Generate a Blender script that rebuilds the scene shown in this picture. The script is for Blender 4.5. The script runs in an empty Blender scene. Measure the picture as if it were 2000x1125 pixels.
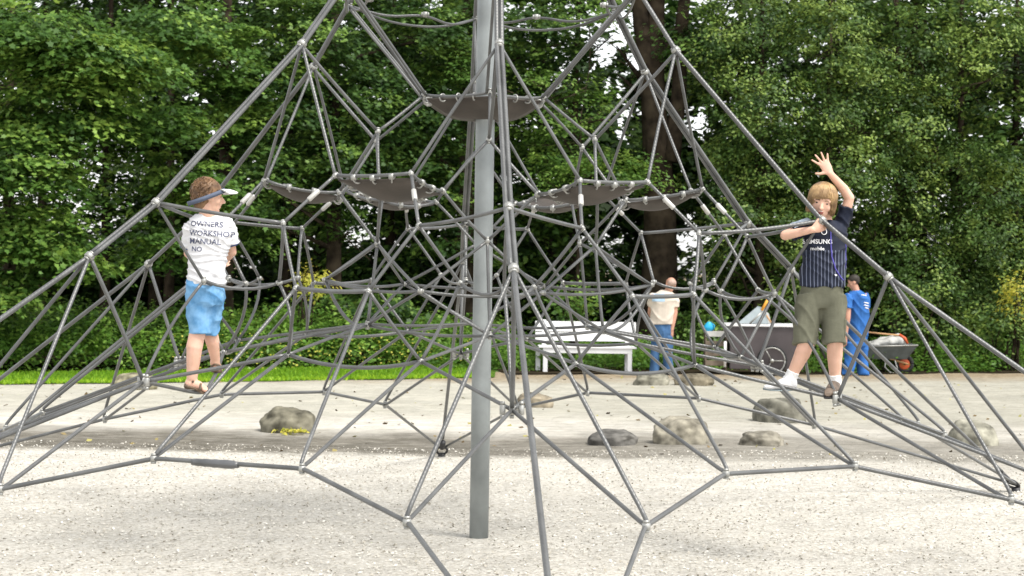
import bpy, bmesh, math, random
import numpy as np
from mathutils import Vector, Matrix, noise
from mathutils.bvhtree import BVHTree
R = math.radians
random.seed(7)
rng = np.random.default_rng(7)

# ---------------------------------------------------------------- camera, sky, sun, exposure
F, YH, CAMH, ROLL = 3635.9, 514.8, 1.8, R(-0.864)
sc = bpy.context.scene
cam_d = bpy.data.cameras.new('camera')
cam = bpy.data.objects.new('camera', cam_d)
sc.collection.objects.link(cam)
cam.location = (0, 0, CAMH)
cam.rotation_mode = 'XYZ'
cam.matrix_world = Matrix.Translation((0, 0, CAMH)) @ Matrix.Rotation(R(90), 4, 'X') @ Matrix.Rotation(-ROLL, 4, 'Z')
cam_d.sensor_width = 36
cam_d.lens = F / 2000 * 36
_dv = YH - 562
cam_d.shift_x = -_dv * math.sin(ROLL) / 2000
cam_d.shift_y = _dv * math.cos(ROLL) / 2000
cam_d.clip_end = 2000
cam_d.dof.use_dof = True
cam_d.dof.focus_distance = 11.4
cam_d.dof.aperture_fstop = 5.6
sc.camera = cam

world = bpy.data.worlds.new('World')
sc.world = world
world.use_nodes = True
nt = world.node_tree
sky = nt.nodes.new('ShaderNodeTexSky')
sky.sky_type = 'NISHITA'
sky.sun_disc = False
sky.sun_elevation = R(60)
sky.sun_rotation = R(130)
sky.air_density = 1.0
sky.dust_density = 1.0
sky.ozone_density = 1.0
hsv = nt.nodes.new('ShaderNodeHueSaturation')
hsv.inputs['Saturation'].default_value = 0.12
nt.links.new(sky.outputs[0], hsv.inputs['Color'])
nt.links.new(hsv.outputs[0], nt.nodes['Background'].inputs['Color'])
nt.nodes['Background'].inputs['Strength'].default_value = 0.14

sun_d = bpy.data.lights.new('sun', 'SUN')
sun_d.energy = 1.9
sun_d.angle = R(22)
sun_d.color = (1.0, 0.955, 0.88)
sun = bpy.data.objects.new('sun', sun_d)
sc.collection.objects.link(sun)
# sun azimuth: behind-left of the camera, high
_az, _el = R(130), R(60)
_d = Vector((math.sin(_az) * math.cos(_el), math.cos(_az) * math.cos(_el), math.sin(_el)))
sun.rotation_euler = (-_d).to_track_quat('-Z', 'Y').to_euler()

sc.view_settings.view_transform = 'Standard'
sc.view_settings.look = 'None'
sc.view_settings.exposure = 1.2
sc.view_settings.gamma = 1
sc.view_settings.use_curve_mapping = False
sc.cycles.max_bounces = 6
sc.cycles.diffuse_bounces = 3
sc.cycles.transparent_max_bounces = 8

def at(px, py, Y):
    """point of the scene seen at a photo position when it stands Y metres away"""
    x, y = px - 1000, py - 562
    c, s = math.cos(ROLL), math.sin(ROLL)
    u, v = x * c - y * s, x * s + y * c
    return Vector((u * Y / F, Y, CAMH - (v - _dv) * Y / F))

def ground_at(px, py):
    x, y = px - 1000, py - 562
    c, s = math.cos(ROLL), math.sin(ROLL)
    v = x * s + y * c
    return at(px, py, CAMH * F / (v - _dv))

# ---------------------------------------------------------------- helpers
COL = sc.collection
def tag(o, label=None, cat=None, group=None, kind=None):
    if label: o['label'] = label
    if cat: o['category'] = cat
    if group: o['group'] = group
    if kind: o['kind'] = kind
    return o

def thing(name, loc, label, cat, group=None):
    o = bpy.data.objects.new(name, None)
    o.empty_display_size = 0.1
    COL.objects.link(o)
    o.location = loc
    return tag(o, label, cat, group)

def link_mesh(name, me, mat=None, parent=None, smooth=True):
    if mat is not None and not me.materials: me.materials.append(mat)
    if smooth:
        me.polygons.foreach_set('use_smooth', [True] * len(me.polygons))
    o = bpy.data.objects.new(name, me)
    COL.objects.link(o)
    if parent is not None:
        o.parent = parent
        o.matrix_parent_inverse = Matrix.Identity(4)
        p = parent; off = Vector((0, 0, 0))
        while p is not None:
            off += p.location; p = p.parent
        o.location = -off
    return o

TMP = bpy.data.scenes.new('workbench')      # modifiers are applied here, then the scene is removed
def evaluated(o):
    with bpy.context.temp_override(scene=TMP, view_layer=TMP.view_layers[0]):
        dg = bpy.context.evaluated_depsgraph_get()
        return bpy.data.meshes.new_from_object(o.evaluated_get(dg))
class MB:
    def __init__(s): s.v = []; s.f = []; s.uv = []
    def add(s, vs, fs):
        n = len(s.v); s.v += [tuple(v) for v in vs]; s.f += [tuple(i + n for i in f) for f in fs]
        return s
    def box(s, c, size, rot=None, bev=0.0):
        bm = bmesh.new(); bmesh.ops.create_cube(bm, size=1)
        bmesh.ops.scale(bm, vec=size, verts=bm.verts)
        if bev: bmesh.ops.bevel(bm, geom=bm.edges[:], offset=bev, segments=2, profile=.6, affect='EDGES')
        m = Matrix.Translation(c) @ (rot.to_4x4() if rot is not None else Matrix.Identity(4))
        bm.transform(m)
        bm.verts.index_update()
        s.add([v.co for v in bm.verts], [[v.index for v in f.verts] for f in bm.faces]); bm.free()
        return s
    def tube(s, pts, r, n=8, caps=True, flat=1.0, side=None):
        pts = [Vector(p) for p in pts]
        rs = r if isinstance(r, (list, tuple)) else [r] * len(pts)
        T = []
        for i in range(len(pts)):
            a = pts[max(i - 1, 0)]; b = pts[min(i + 1, len(pts) - 1)]
            T.append((b - a).normalized())
        N = Vector(side) if side is not None else T[0].orthogonal()
        base = len(s.v)
        for i, p in enumerate(pts):
            N = (N - T[i] * N.dot(T[i])).normalized()
            B = T[i].cross(N)
            for k in range(n):
                a = 2 * math.pi * k / n
                s.v.append(tuple(p + N * (math.cos(a) * rs[i]) + B * (math.sin(a) * rs[i] * flat)))
        for i in range(len(pts) - 1):
            for k in range(n):
                k2 = (k + 1) % n
                s.f.append((base + i * n + k, base + i * n + k2, base + (i + 1) * n + k2, base + (i + 1) * n + k))
        if caps:
            s.f.append(tuple(base + k for k in reversed(range(n))))
            s.f.append(tuple(base + (len(pts) - 1) * n + k for k in range(n)))
        return s
    def ell(s, c, r, rot=None, seg=16, rings=10):
        rx, ry, rz = (r, r, r) if not hasattr(r, '__len__') else r
        vs = []; fs = []
        M = rot if rot is not None else Matrix.Identity(3)
        c = Vector(c)
        for i in range(rings + 1):
            th = math.pi * i / rings
            if i in (0, rings):
                vs.append(c + M @ Vector((0, 0, rz * math.cos(th)))); continue
            for k in range(seg):
                ph = 2 * math.pi * k / seg
                vs.append(c + M @ Vector((rx * math.sin(th) * math.cos(ph), ry * math.sin(th) * math.sin(ph), rz * math.cos(th))))
        def idx(i, k):
            if i == 0: return 0
            if i == rings: return 1 + (rings - 1) * seg
            return 1 + (i - 1) * seg + k % seg
        for k in range(seg):
            fs.append((0, idx(1, k), idx(1, k + 1)))
            fs.append((idx(rings, 0), idx(rings - 1, k + 1), idx(rings - 1, k)))
        for i in range(1, rings - 1):
            for k in range(seg):
                fs.append((idx(i, k), idx(i + 1, k), idx(i + 1, k + 1), idx(i, k + 1)))
        return s.add(vs, fs)
    def cap(s, p0, r0, p1, r1, n=14):
        """tapered capsule"""
        p0, p1 = Vector(p0), Vector(p1)
        d = (p1 - p0); L = d.length
        if L < 1e-6: return s.ell(p0, r0)
        d /= L
        pts = []; rr = []
        for a in (-85, -60, -35, -10): pts.append(p0 + d * (r0 * math.sin(R(a)))); rr.append(r0 * math.cos(R(a)))
        for a in (10, 35, 60, 85): pts.append(p1 + d * (r1 * math.sin(R(a)))); rr.append(r1 * math.cos(R(a)))
        # keep ordering when the capsule is short
        return s.tube(pts, rr, n)
    def rings(s, rg, n=20, expo=2.0):
        """loft: rg = [(centre, half_a, half_b, dir_a, dir_b)]"""
        base = len(s.v)
        for c, a, b, da, db in rg:
            c = Vector(c); da = Vector(da); db = Vector(db)
            for k in range(n):
                t = 2 * math.pi * k / n
                ct, st = math.cos(t), math.sin(t)
                q = (abs(ct) ** expo + abs(st) ** expo) ** (-1 / expo)
                s.v.append(tuple(c + da * (a * ct * q) + db * (b * st * q)))
        for i in range(len(rg) - 1):
            for k in range(n):
                k2 = (k + 1) % n
                s.f.append((base + i * n + k, base + i * n + k2, base + (i + 1) * n + k2, base + (i + 1) * n + k))
        s.f.append(tuple(base + k for k in reversed(range(n))))
        s.f.append(tuple(base + (len(rg) - 1) * n + k for k in range(n)))
        return s
    def mesh(s, name):
        me = bpy.data.meshes.new(name); me.from_pydata(s.v, [], s.f); me.update()
        return me
    def build(s, name, mat, parent=None, smooth=True, fix=True):
        me = s.mesh(name)
        if fix:
            bm = bmesh.new(); bm.from_mesh(me); bmesh.ops.recalc_face_normals(bm, faces=bm.faces[:]); bm.to_mesh(me); bm.free()
        return link_mesh(name, me, mat, parent, smooth)
    def remesh(s, name, mat, parent=None, voxel=.006, smooth_it=3, jitter=None, post=None):
        me = s.mesh(name)
        bm = bmesh.new(); bm.from_mesh(me); bmesh.ops.recalc_face_normals(bm, faces=bm.faces[:]); bm.to_mesh(me); bm.free()
        o = bpy.data.objects.new(name, me); TMP.collection.objects.link(o)
        m = o.modifiers.new('r', 'REMESH'); m.mode = 'VOXEL'; m.voxel_size = voxel; m.use_smooth_shade = True
        if smooth_it:
            m = o.modifiers.new('s', 'SMOOTH'); m.factor = .5; m.iterations = smooth_it
        me2 = evaluated(o)
        bpy.data.objects.remove(o); bpy.data.meshes.remove(me)
        if jitter:
            nv = len(me2.vertices); co = np.empty(nv * 3, np.float32); me2.vertices.foreach_get('co', co)
            no = np.empty(nv * 3, np.float32); me2.vertices.foreach_get('normal', no)
            co = co.reshape(-1, 3); no = no.reshape(-1, 3)
            co = co + no * jitter(co)[:, None]
            me2.vertices.foreach_set('co', co.reshape(-1).astype(np.float32)); me2.update()
        if post: post(me2)
        me2.name = name
        me2.materials.clear()
        return link_mesh(name, me2, mat, parent, True)

# ---------------------------------------------------------------- materials
def pmat(name, col, rough=.7, spec=.3, metal=0, var=.12, nscale=8, bump=0, bscale=40, col2=None, sub=0, coat=0):
    m = bpy.data.materials.new(name); m.use_nodes = True
    n = m.node_tree.nodes; l = m.node_tree.links
    b = n['Principled BSDF']
    b.inputs['Roughness'].default_value = rough
    b.inputs['Specular IOR Level'].default_value = spec
    b.inputs['Metallic'].default_value = metal
    tc = n.new('ShaderNodeTexCoord')
    no = n.new('ShaderNodeTexNoise'); no.inputs['Scale'].default_value = nscale; no.inputs['Detail'].default_value = 6
    l.new(tc.outputs['Object'], no.inputs['Vector'])
    cr = n.new('ShaderNodeValToRGB')
    c1 = [max(0, c * (1 - var)) for c in col]; c2 = col2 or [min(1, c * (1 + var)) for c in col]
    cr.color_ramp.elements[0].position = .32; cr.color_ramp.elements[1].position = .68
    cr.color_ramp.elements[0].color = (*c1, 1); cr.color_ramp.elements[1].color = (*c2, 1)
    l.new(no.outputs['Fac'], cr.inputs['Fac']); l.new(cr.outputs[0], b.inputs['Base Color'])
    if bump:
        nb = n.new('ShaderNodeTexNoise'); nb.inputs['Scale'].default_value = bscale; nb.inputs['Detail'].default_value = 5
        l.new(tc.outputs['Object'], nb.inputs['Vector'])
        bp = n.new('ShaderNodeBump'); bp.inputs['Strength'].default_value = bump; bp.inputs['Distance'].default_value = .01
        l.new(nb.outputs['Fac'], bp.inputs['Height']); l.new(bp.outputs[0], b.inputs['Normal'])
    if sub:
        b.inputs['Subsurface Weight'].default_value = sub
        b.inputs['Subsurface Radius'].default_value = (.012, .005, .003)
        b.inputs['Subsurface Scale'].default_value = 1
    return m

def leaf_mat(name, c_dark, c_mid, c_light, trans=.3, rough=.5, spec=.3):
    m = bpy.data.materials.new(name); m.use_nodes = True
    n = m.node_tree.nodes; l = m.node_tree.links
    b = n['Principled BSDF']; out = n['Material Output']
    b.inputs['Roughness'].default_value = rough; b.inputs['Specular IOR Level'].default_value = spec
    at_ = n.new('ShaderNodeAttribute'); at_.attribute_name = 'rnd'
    cr = n.new('ShaderNodeValToRGB'); e = cr.color_ramp.elements
    e[0].position = 0; e[0].color = (*c_dark, 1); e[1].position = 1; e[1].color = (*c_light, 1)
    k = e.new(.55); k.color = (*c_mid, 1)
    l.new(at_.outputs['Fac'], cr.inputs['Fac']); l.new(cr.outputs[0], b.inputs['Base Color'])
    tr = n.new('ShaderNodeBsdfTranslucent')
    mx = n.new('ShaderNodeMixShader'); mx.inputs[0].default_value = trans
    hs = n.new('ShaderNodeHueSaturation'); hs.inputs['Hue'].default_value = .485; hs.inputs['Value'].default_value = 1.5
    l.new(cr.outputs[0], hs.inputs['Color']); l.new(hs.outputs[0], tr.inputs['Color'])
    l.new(b.outputs[0], mx.inputs[1]); l.new(tr.outputs[0], mx.inputs[2]); l.new(mx.outputs[0], out.inputs['Surface'])
    return m

def rope_mat(name, col):
    """grey braided rope: a helix of strands from the rope's own uv"""
    m = pmat(name, col, rough=.36, spec=.7, var=.3, nscale=7)
    n = m.node_tree.nodes; l = m.node_tree.links; b = n['Principled BSDF']
    uv = n.new('ShaderNodeUVMap'); sep = n.new('ShaderNodeSeparateXYZ'); l.new(uv.outputs[0], sep.inputs[0])
    a = n.new('ShaderNodeMath'); a.operation = 'MULTIPLY_ADD'; a.inputs[1].default_value = 6.0
    l.new(sep.outputs[0], a.inputs[0])
    k = n.new('ShaderNodeMath'); k.operation = 'MULTIPLY'; k.inputs[1].default_value = 42.0
    l.new(sep.outputs[1], k.inputs[0]); l.new(k.outputs[0], a.inputs[2])
    fr = n.new('ShaderNodeMath'); fr.operation = 'PINGPONG'; fr.inputs[1].default_value = .5
    l.new(a.outputs[0], fr.inputs[0])
    bp = n.new('ShaderNodeBump'); bp.inputs['Strength'].default_value = .28; bp.inputs['Distance'].default_value = .004
    l.new(fr.outputs[0], bp.inputs['Height']); l.new(bp.outputs[0], b.inputs['Normal'])
    return m

M = {}
M['rope'] = rope_mat('grey_rope', (.088, .090, .089))
M['rope_dark'] = rope_mat('dark_rope', (.085, .087, .09))
M['clamp'] = pmat('aluminium_clamp', (.36, .36, .34), rough=.45, spec=.5, metal=.6, var=.15, nscale=30)
M['ferrule'] = pmat('pale_ferrule', (.50, .49, .46), rough=.35, spec=.5, metal=.25, var=.1)
M['rubber'] = pmat('rubber_membrane', (.065, .055, .047), rough=.6, spec=.3, var=.25, nscale=6, bump=.15, bscale=60)
M['galv'] = pmat('galvanised_steel', (.25, .27, .27), rough=.45, spec=.5, metal=.35, var=.22, nscale=4, bump=.08, bscale=25)
M['skin'] = pmat('skin_fair', (.68, .42, .30), rough=.55, spec=.3, var=.11, nscale=11, sub=.12, col2=(.76, .47, .36))
M['skin_b'] = pmat('skin_adult', (.50, .27, .19), rough=.55, spec=.3, var=.1, nscale=14)
M['hair_b'] = pmat('brown_hair', (.10, .052, .026), rough=.5, spec=.4, var=.3, nscale=16, bump=.2, bscale=40, col2=(.26, .15, .075))
M['hair_y'] = pmat('blond_hair', (.22, .125, .06), rough=.45, spec=.45, var=.3, nscale=15, bump=.2, bscale=40, col2=(.50, .33, .16))
M['hair_d'] = pmat('dark_hair', (.03, .025, .02), rough=.6, spec=.3, var=.3, nscale=60)
M['tee'] = pmat('white_cotton', (.68, .68, .70), rough=.9, spec=.1, var=.05, nscale=10, bump=.25, bscale=20)
M['ink'] = pmat('navy_print', (.10, .11, .17), rough=.8, spec=.1, var=.2, nscale=60)
M['band'] = pmat('cuff_band', (.05, .07, .16), rough=.8, spec=.1)
M['blue'] = pmat('blue_cotton', (.11, .30, .56), rough=.9, spec=.1, var=.18, nscale=16, col2=(.22, .43, .68), bump=.5, bscale=22)
M['olive'] = pmat('olive_cotton', (.135, .135, .098), rough=.9, spec=.1, var=.16, nscale=10, bump=.5, bscale=20)
M['sock'] = pmat('white_sock', (.85, .85, .84), rough=.9, spec=.05, var=.04, bump=.4, bscale=90)
M['shoe_w'] = pmat('white_trainer', (.66, .66, .67), rough=.6, spec=.3, var=.15, nscale=30)
M['shoe_b'] = pmat('brown_trainer', (.17, .13, .10), rough=.6, spec=.3, var=.35, nscale=30)
M['sandal'] = pmat('brown_sandal', (.13, .09, .06), rough=.6, spec=.3, var=.3, nscale=30)
M['visor'] = pmat('visor_brim', (.75, .75, .74), rough=.6, spec=.3, var=.08)
M['visor_b'] = pmat('visor_band', (.10, .12, .17), rough=.7, spec=.2, var=.15)
M['white_print'] = pmat('white_print', (.8, .8, .82), rough=.7, spec=.2, var=.05)
M['piping'] = pmat('violet_piping', (.10, .09, .36), rough=.7, spec=.2)
M['mouth'] = pmat('mouth_red', (.30, .05, .05), rough=.4, spec=.4)
M['eye'] = pmat('eye_dark', (.02, .015, .012), rough=.2, spec=.6)
M['bluework'] = pmat('blue_workwear', (.04, .14, .40), rough=.85, spec=.1, var=.2, nscale=7, bump=.4, bscale=16)
M['beige'] = pmat('beige_cotton', (.60, .53, .45), rough=.9, spec=.1, var=.12, nscale=8, bump=.3, bscale=18)
M['jeans'] = pmat('blue_denim', (.055, .12, .24), rough=.9, spec=.1, var=.3, nscale=8)
M['white_paint'] = pmat('white_paint', (.70, .70, .70), rough=.5, spec=.3, var=.06, nscale=5, bump=.1, bscale=30)
M['bark'] = pmat('bark', (.022, .016, .011), rough=.95, spec=.1, var=.4, nscale=5, bump=1, bscale=9, col2=(.055, .042, .028))
M['greymetal'] = pmat('grey_sheet', (.20, .235, .25), rough=.5, spec=.4, metal=.3, var=.12)
M['trailer'] = pmat('trailer_panel', (.065, .055, .057), rough=.6, spec=.3, var=.15, nscale=4)
M['tray'] = pmat('barrow_tray', (.10, .115, .115), rough=.55, spec=.4, metal=.2, var=.2)
M['tyre'] = pmat('tyre_rubber', (.025, .025, .026), rough=.8, spec=.2)
M['redrim'] = pmat('red_rim', (.55, .10, .03), rough=.5, spec=.4)
M['wood'] = pmat('pale_wood', (.50, .30, .15), rough=.7, spec=.2, var=.2, nscale=6)
M['sack'] = pmat('grey_sack', (.42, .42, .40), rough=.9, spec=.1, var=.2, nscale=7, bump=.5, bscale=12)
M['cyan'] = pmat('cyan_plastic', (.02, .33, .58), rough=.4, spec=.4)
M['black'] = pmat('black_steel', (.03, .03, .032), rough=.5, spec=.4)
M['orange'] = pmat('orange_handle', (.75, .34, .05), rough=.5, spec=.3)

# striped football shirt: thin pale pinstripes across the figure
def stripe_mat():
    m = pmat('navy_pinstripe', (.012, .016, .032), rough=.7, spec=.25, var=.2, nscale=8, bump=.35, bscale=18)
    n = m.node_tree.nodes; l = m.node_tree.links; b = n['Principled BSDF']
    src = b.inputs['Base Color'].links[0].from_socket
    tc = n.new('ShaderNodeTexCoord'); sp = n.new('ShaderNodeSeparateXYZ'); l.new(tc.outputs['Object'], sp.inputs[0])
    k = n.new('ShaderNodeMath'); k.operation = 'MULTIPLY'; k.inputs[1].default_value = 47.0; l.new(sp.outputs[0], k.inputs[0])
    fr = n.new('ShaderNodeMath'); fr.operation = 'FRACT'; l.new(k.outputs[0], fr.inputs[0])
    lt = n.new('ShaderNodeMath'); lt.operation = 'LESS_THAN'; lt.inputs[1].default_value = .2; l.new(fr.outputs[0], lt.inputs[0])
    zz = n.new('ShaderNodeMath'); zz.operation = 'LESS_THAN'; zz.inputs[1].default_value = STRIPE_TOP; l.new(sp.outputs[2], zz.inputs[0])
    mu = n.new('ShaderNodeMath'); mu.operation = 'MULTIPLY'; l.new(lt.outputs[0], mu.inputs[0]); l.new(zz.outputs[0], mu.inputs[1])
    mx = n.new('ShaderNodeMixRGB'); l.new(mu.outputs[0], mx.inputs[0]); l.new(src, mx.inputs[1]); mx.inputs[2].default_value = (.15, .17, .24, 1)
    l.new(mx.outputs[0], b.inputs['Base Color'])
    return m
STRIPE_TOP = at(1605, 488, 11.3).z
M['pin'] = stripe_mat()

# ---------------------------------------------------------------- ground
def ground_mat():
    m = bpy.data.materials.new('sand_and_gravel'); m.use_nodes = True
    n = m.node_tree.nodes; l = m.node_tree.links; b = n['Principled BSDF']
    b.inputs['Roughness'].default_value = .95; b.inputs['Specular IOR Level'].default_value = .1
    tc = n.new('ShaderNodeTexCoord'); sp = n.new('ShaderNodeSeparateXYZ'); l.new(tc.outputs['Object'], sp.inputs[0])
    def noise_(scale, detail=6, rough=.6, sx=1, sy=1):
        mp = n.new('ShaderNodeMapping'); mp.inputs['Scale'].default_value = (sx, sy, 1); l.new(tc.outputs['Object'], mp.inputs[0])
        t = n.new('ShaderNodeTexNoise'); t.inputs['Scale'].default_value = scale; t.inputs['Detail'].default_value = detail; t.inputs['Roughness'].default_value = rough
        l.new(mp.outputs[0], t.inputs['Vector']); return t.outputs['Fac']
    def ramp(src, stops):
        r = n.new('ShaderNodeValToRGB'); e = r.color_ramp.elements
        e[0].position, e[0].color = stops[0][0], (*stops[0][1], 1); e[1].position, e[1].color = stops[-1][0], (*stops[-1][1], 1)
        for p, c in stops[1:-1]: k = e.new(p); k.color = (*c, 1)
        l.new(src, r.inputs[0]); return r.outputs[0]
    def mix(f, a, c, mode='MIX'):
        x = n.new('ShaderNodeMixRGB'); x.blend_type = mode
        if isinstance(f, float): x.inputs[0].default_value = f
        else: l.new(f, x.inputs[0])
        l.new(a, x.inputs[1]); l.new(c, x.inputs[2]); return x.outputs[0]
    def mth(op, a, v=None, c=None):
        x = n.new('ShaderNodeMath'); x.operation = op; x.use_clamp = False
        l.new(a, x.inputs[0])
        if v is not None:
            if isinstance(v, (int, float)): x.inputs[1].default_value = v
            else: l.new(v, x.inputs[1])
        if c is not None: x.inputs[2].default_value = c
        return x.outputs[0]
    gravel = ramp(noise_(26, 8, .75, 1, .75), [(.3, (.37, .345, .295)), (.43, (.56, .53, .47)), (.57, (.685, .66, .60)), (.75, (.76, .74, .685))])
    vor = n.new('ShaderNodeTexVoronoi'); vor.inputs['Scale'].default_value = 45; l.new(tc.outputs['Object'], vor.inputs['Vector'])
    vr = ramp(vor.outputs['Distance'], [(.0, (1.06, 1.05, 1.03)), (.5, (.97, .97, .97)), (.85, (.78, .76, .71))])
    gravel = mix(.75, gravel, vr, 'MULTIPLY')
    sand = ramp(noise_(4, 10, .78, .6, 1.6), [(.3, (.36, .34, .285)), (.48, (.57, .54, .475)), (.68, (.70, .68, .62))])
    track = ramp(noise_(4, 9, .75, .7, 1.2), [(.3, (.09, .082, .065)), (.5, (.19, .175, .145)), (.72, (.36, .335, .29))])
    big = noise_(.55, 5, .6)
    wob = mth('MULTIPLY_ADD', big, 2.6, -1.3)
    y = mth('ADD', sp.outputs[1], wob)
    # pale gravel -> trodden darker track -> pale sand -> leaf litter at the far edge
    def step(a, lo, hi):
        x = n.new('ShaderNodeMapRange'); x.interpolation_type = 'SMOOTHSTEP'; x.inputs['From Min'].default_value = lo; x.inputs['From Max'].default_value = hi
        l.new(a, x.inputs['Value']); return x.outputs[0]
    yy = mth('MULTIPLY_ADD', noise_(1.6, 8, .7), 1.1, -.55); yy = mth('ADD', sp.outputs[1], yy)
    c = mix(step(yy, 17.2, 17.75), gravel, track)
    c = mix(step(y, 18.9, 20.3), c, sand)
    # the track is faint on the right
    patch = ramp(noise_(1.3, 6, .65), [(.42, (.0, .0, .0)), (.62, (1, 1, 1))])
    xr = mth('MULTIPLY', step(sp.outputs[0], -1.0, 3.0), .55)
    c = mix(mth('MULTIPLY', xr, step(y, 15.5, 17.5)), c, mix(.5, track, sand))
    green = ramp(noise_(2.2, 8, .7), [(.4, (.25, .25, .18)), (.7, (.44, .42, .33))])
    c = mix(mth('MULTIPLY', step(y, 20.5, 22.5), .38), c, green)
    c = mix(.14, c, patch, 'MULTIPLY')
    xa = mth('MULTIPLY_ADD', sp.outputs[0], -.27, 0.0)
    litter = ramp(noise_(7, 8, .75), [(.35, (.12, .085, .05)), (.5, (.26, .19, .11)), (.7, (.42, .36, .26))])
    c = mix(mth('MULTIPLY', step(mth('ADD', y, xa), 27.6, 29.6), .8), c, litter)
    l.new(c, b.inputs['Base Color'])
    bp = n.new('ShaderNodeBump'); bp.inputs['Strength'].default_value = .9; bp.inputs['Distance'].default_value = .02
    l.new(noise_(38, 6, .8), bp.inputs['Height'])
    b2 = n.new('ShaderNodeBump'); b2.inputs['Strength'].default_value = .8; b2.inputs['Distance'].default_value = .12
    l.new(noise_(2.2, 5, .6), b2.inputs['Height']); l.new(bp.outputs[0], b2.inputs['Normal']); l.new(b2.outputs[0], b.inputs['Normal'])
    return m
me = bpy.data.meshes.new('ground')
bm = bmesh.new(); bmesh.ops.create_grid(bm, x_segments=120, y_segments=120, size=1)
for v in bm.verts:
    # finer towards the middle, out to the horizon
    for ax, s_ in ((0, 400), (1, 400)):
        t = v.co[ax]; v.co[ax] = (abs(t) ** 3) * s_ * (1 if t > 0 else -1)
    v.co.y += 18
    d = (Vector((v.co.x, v.co.y)) - Vector((0, 20))).length
    v.co.z = (noise.noise(Vector((v.co.x * .25, v.co.y * .25, 0))) * .035 + noise.noise(Vector((v.co.x * .9, v.co.y * .9, 3))) * .012) if d < 60 else 0
bm.to_mesh(me); bm.free()
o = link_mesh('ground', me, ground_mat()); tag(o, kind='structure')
def gz(x, y):
    return noise.noise(Vector((x * .25, y * .25, 0))) * .035 + noise.noise(Vector((x * .9, y * .9, 3))) * .012
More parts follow.
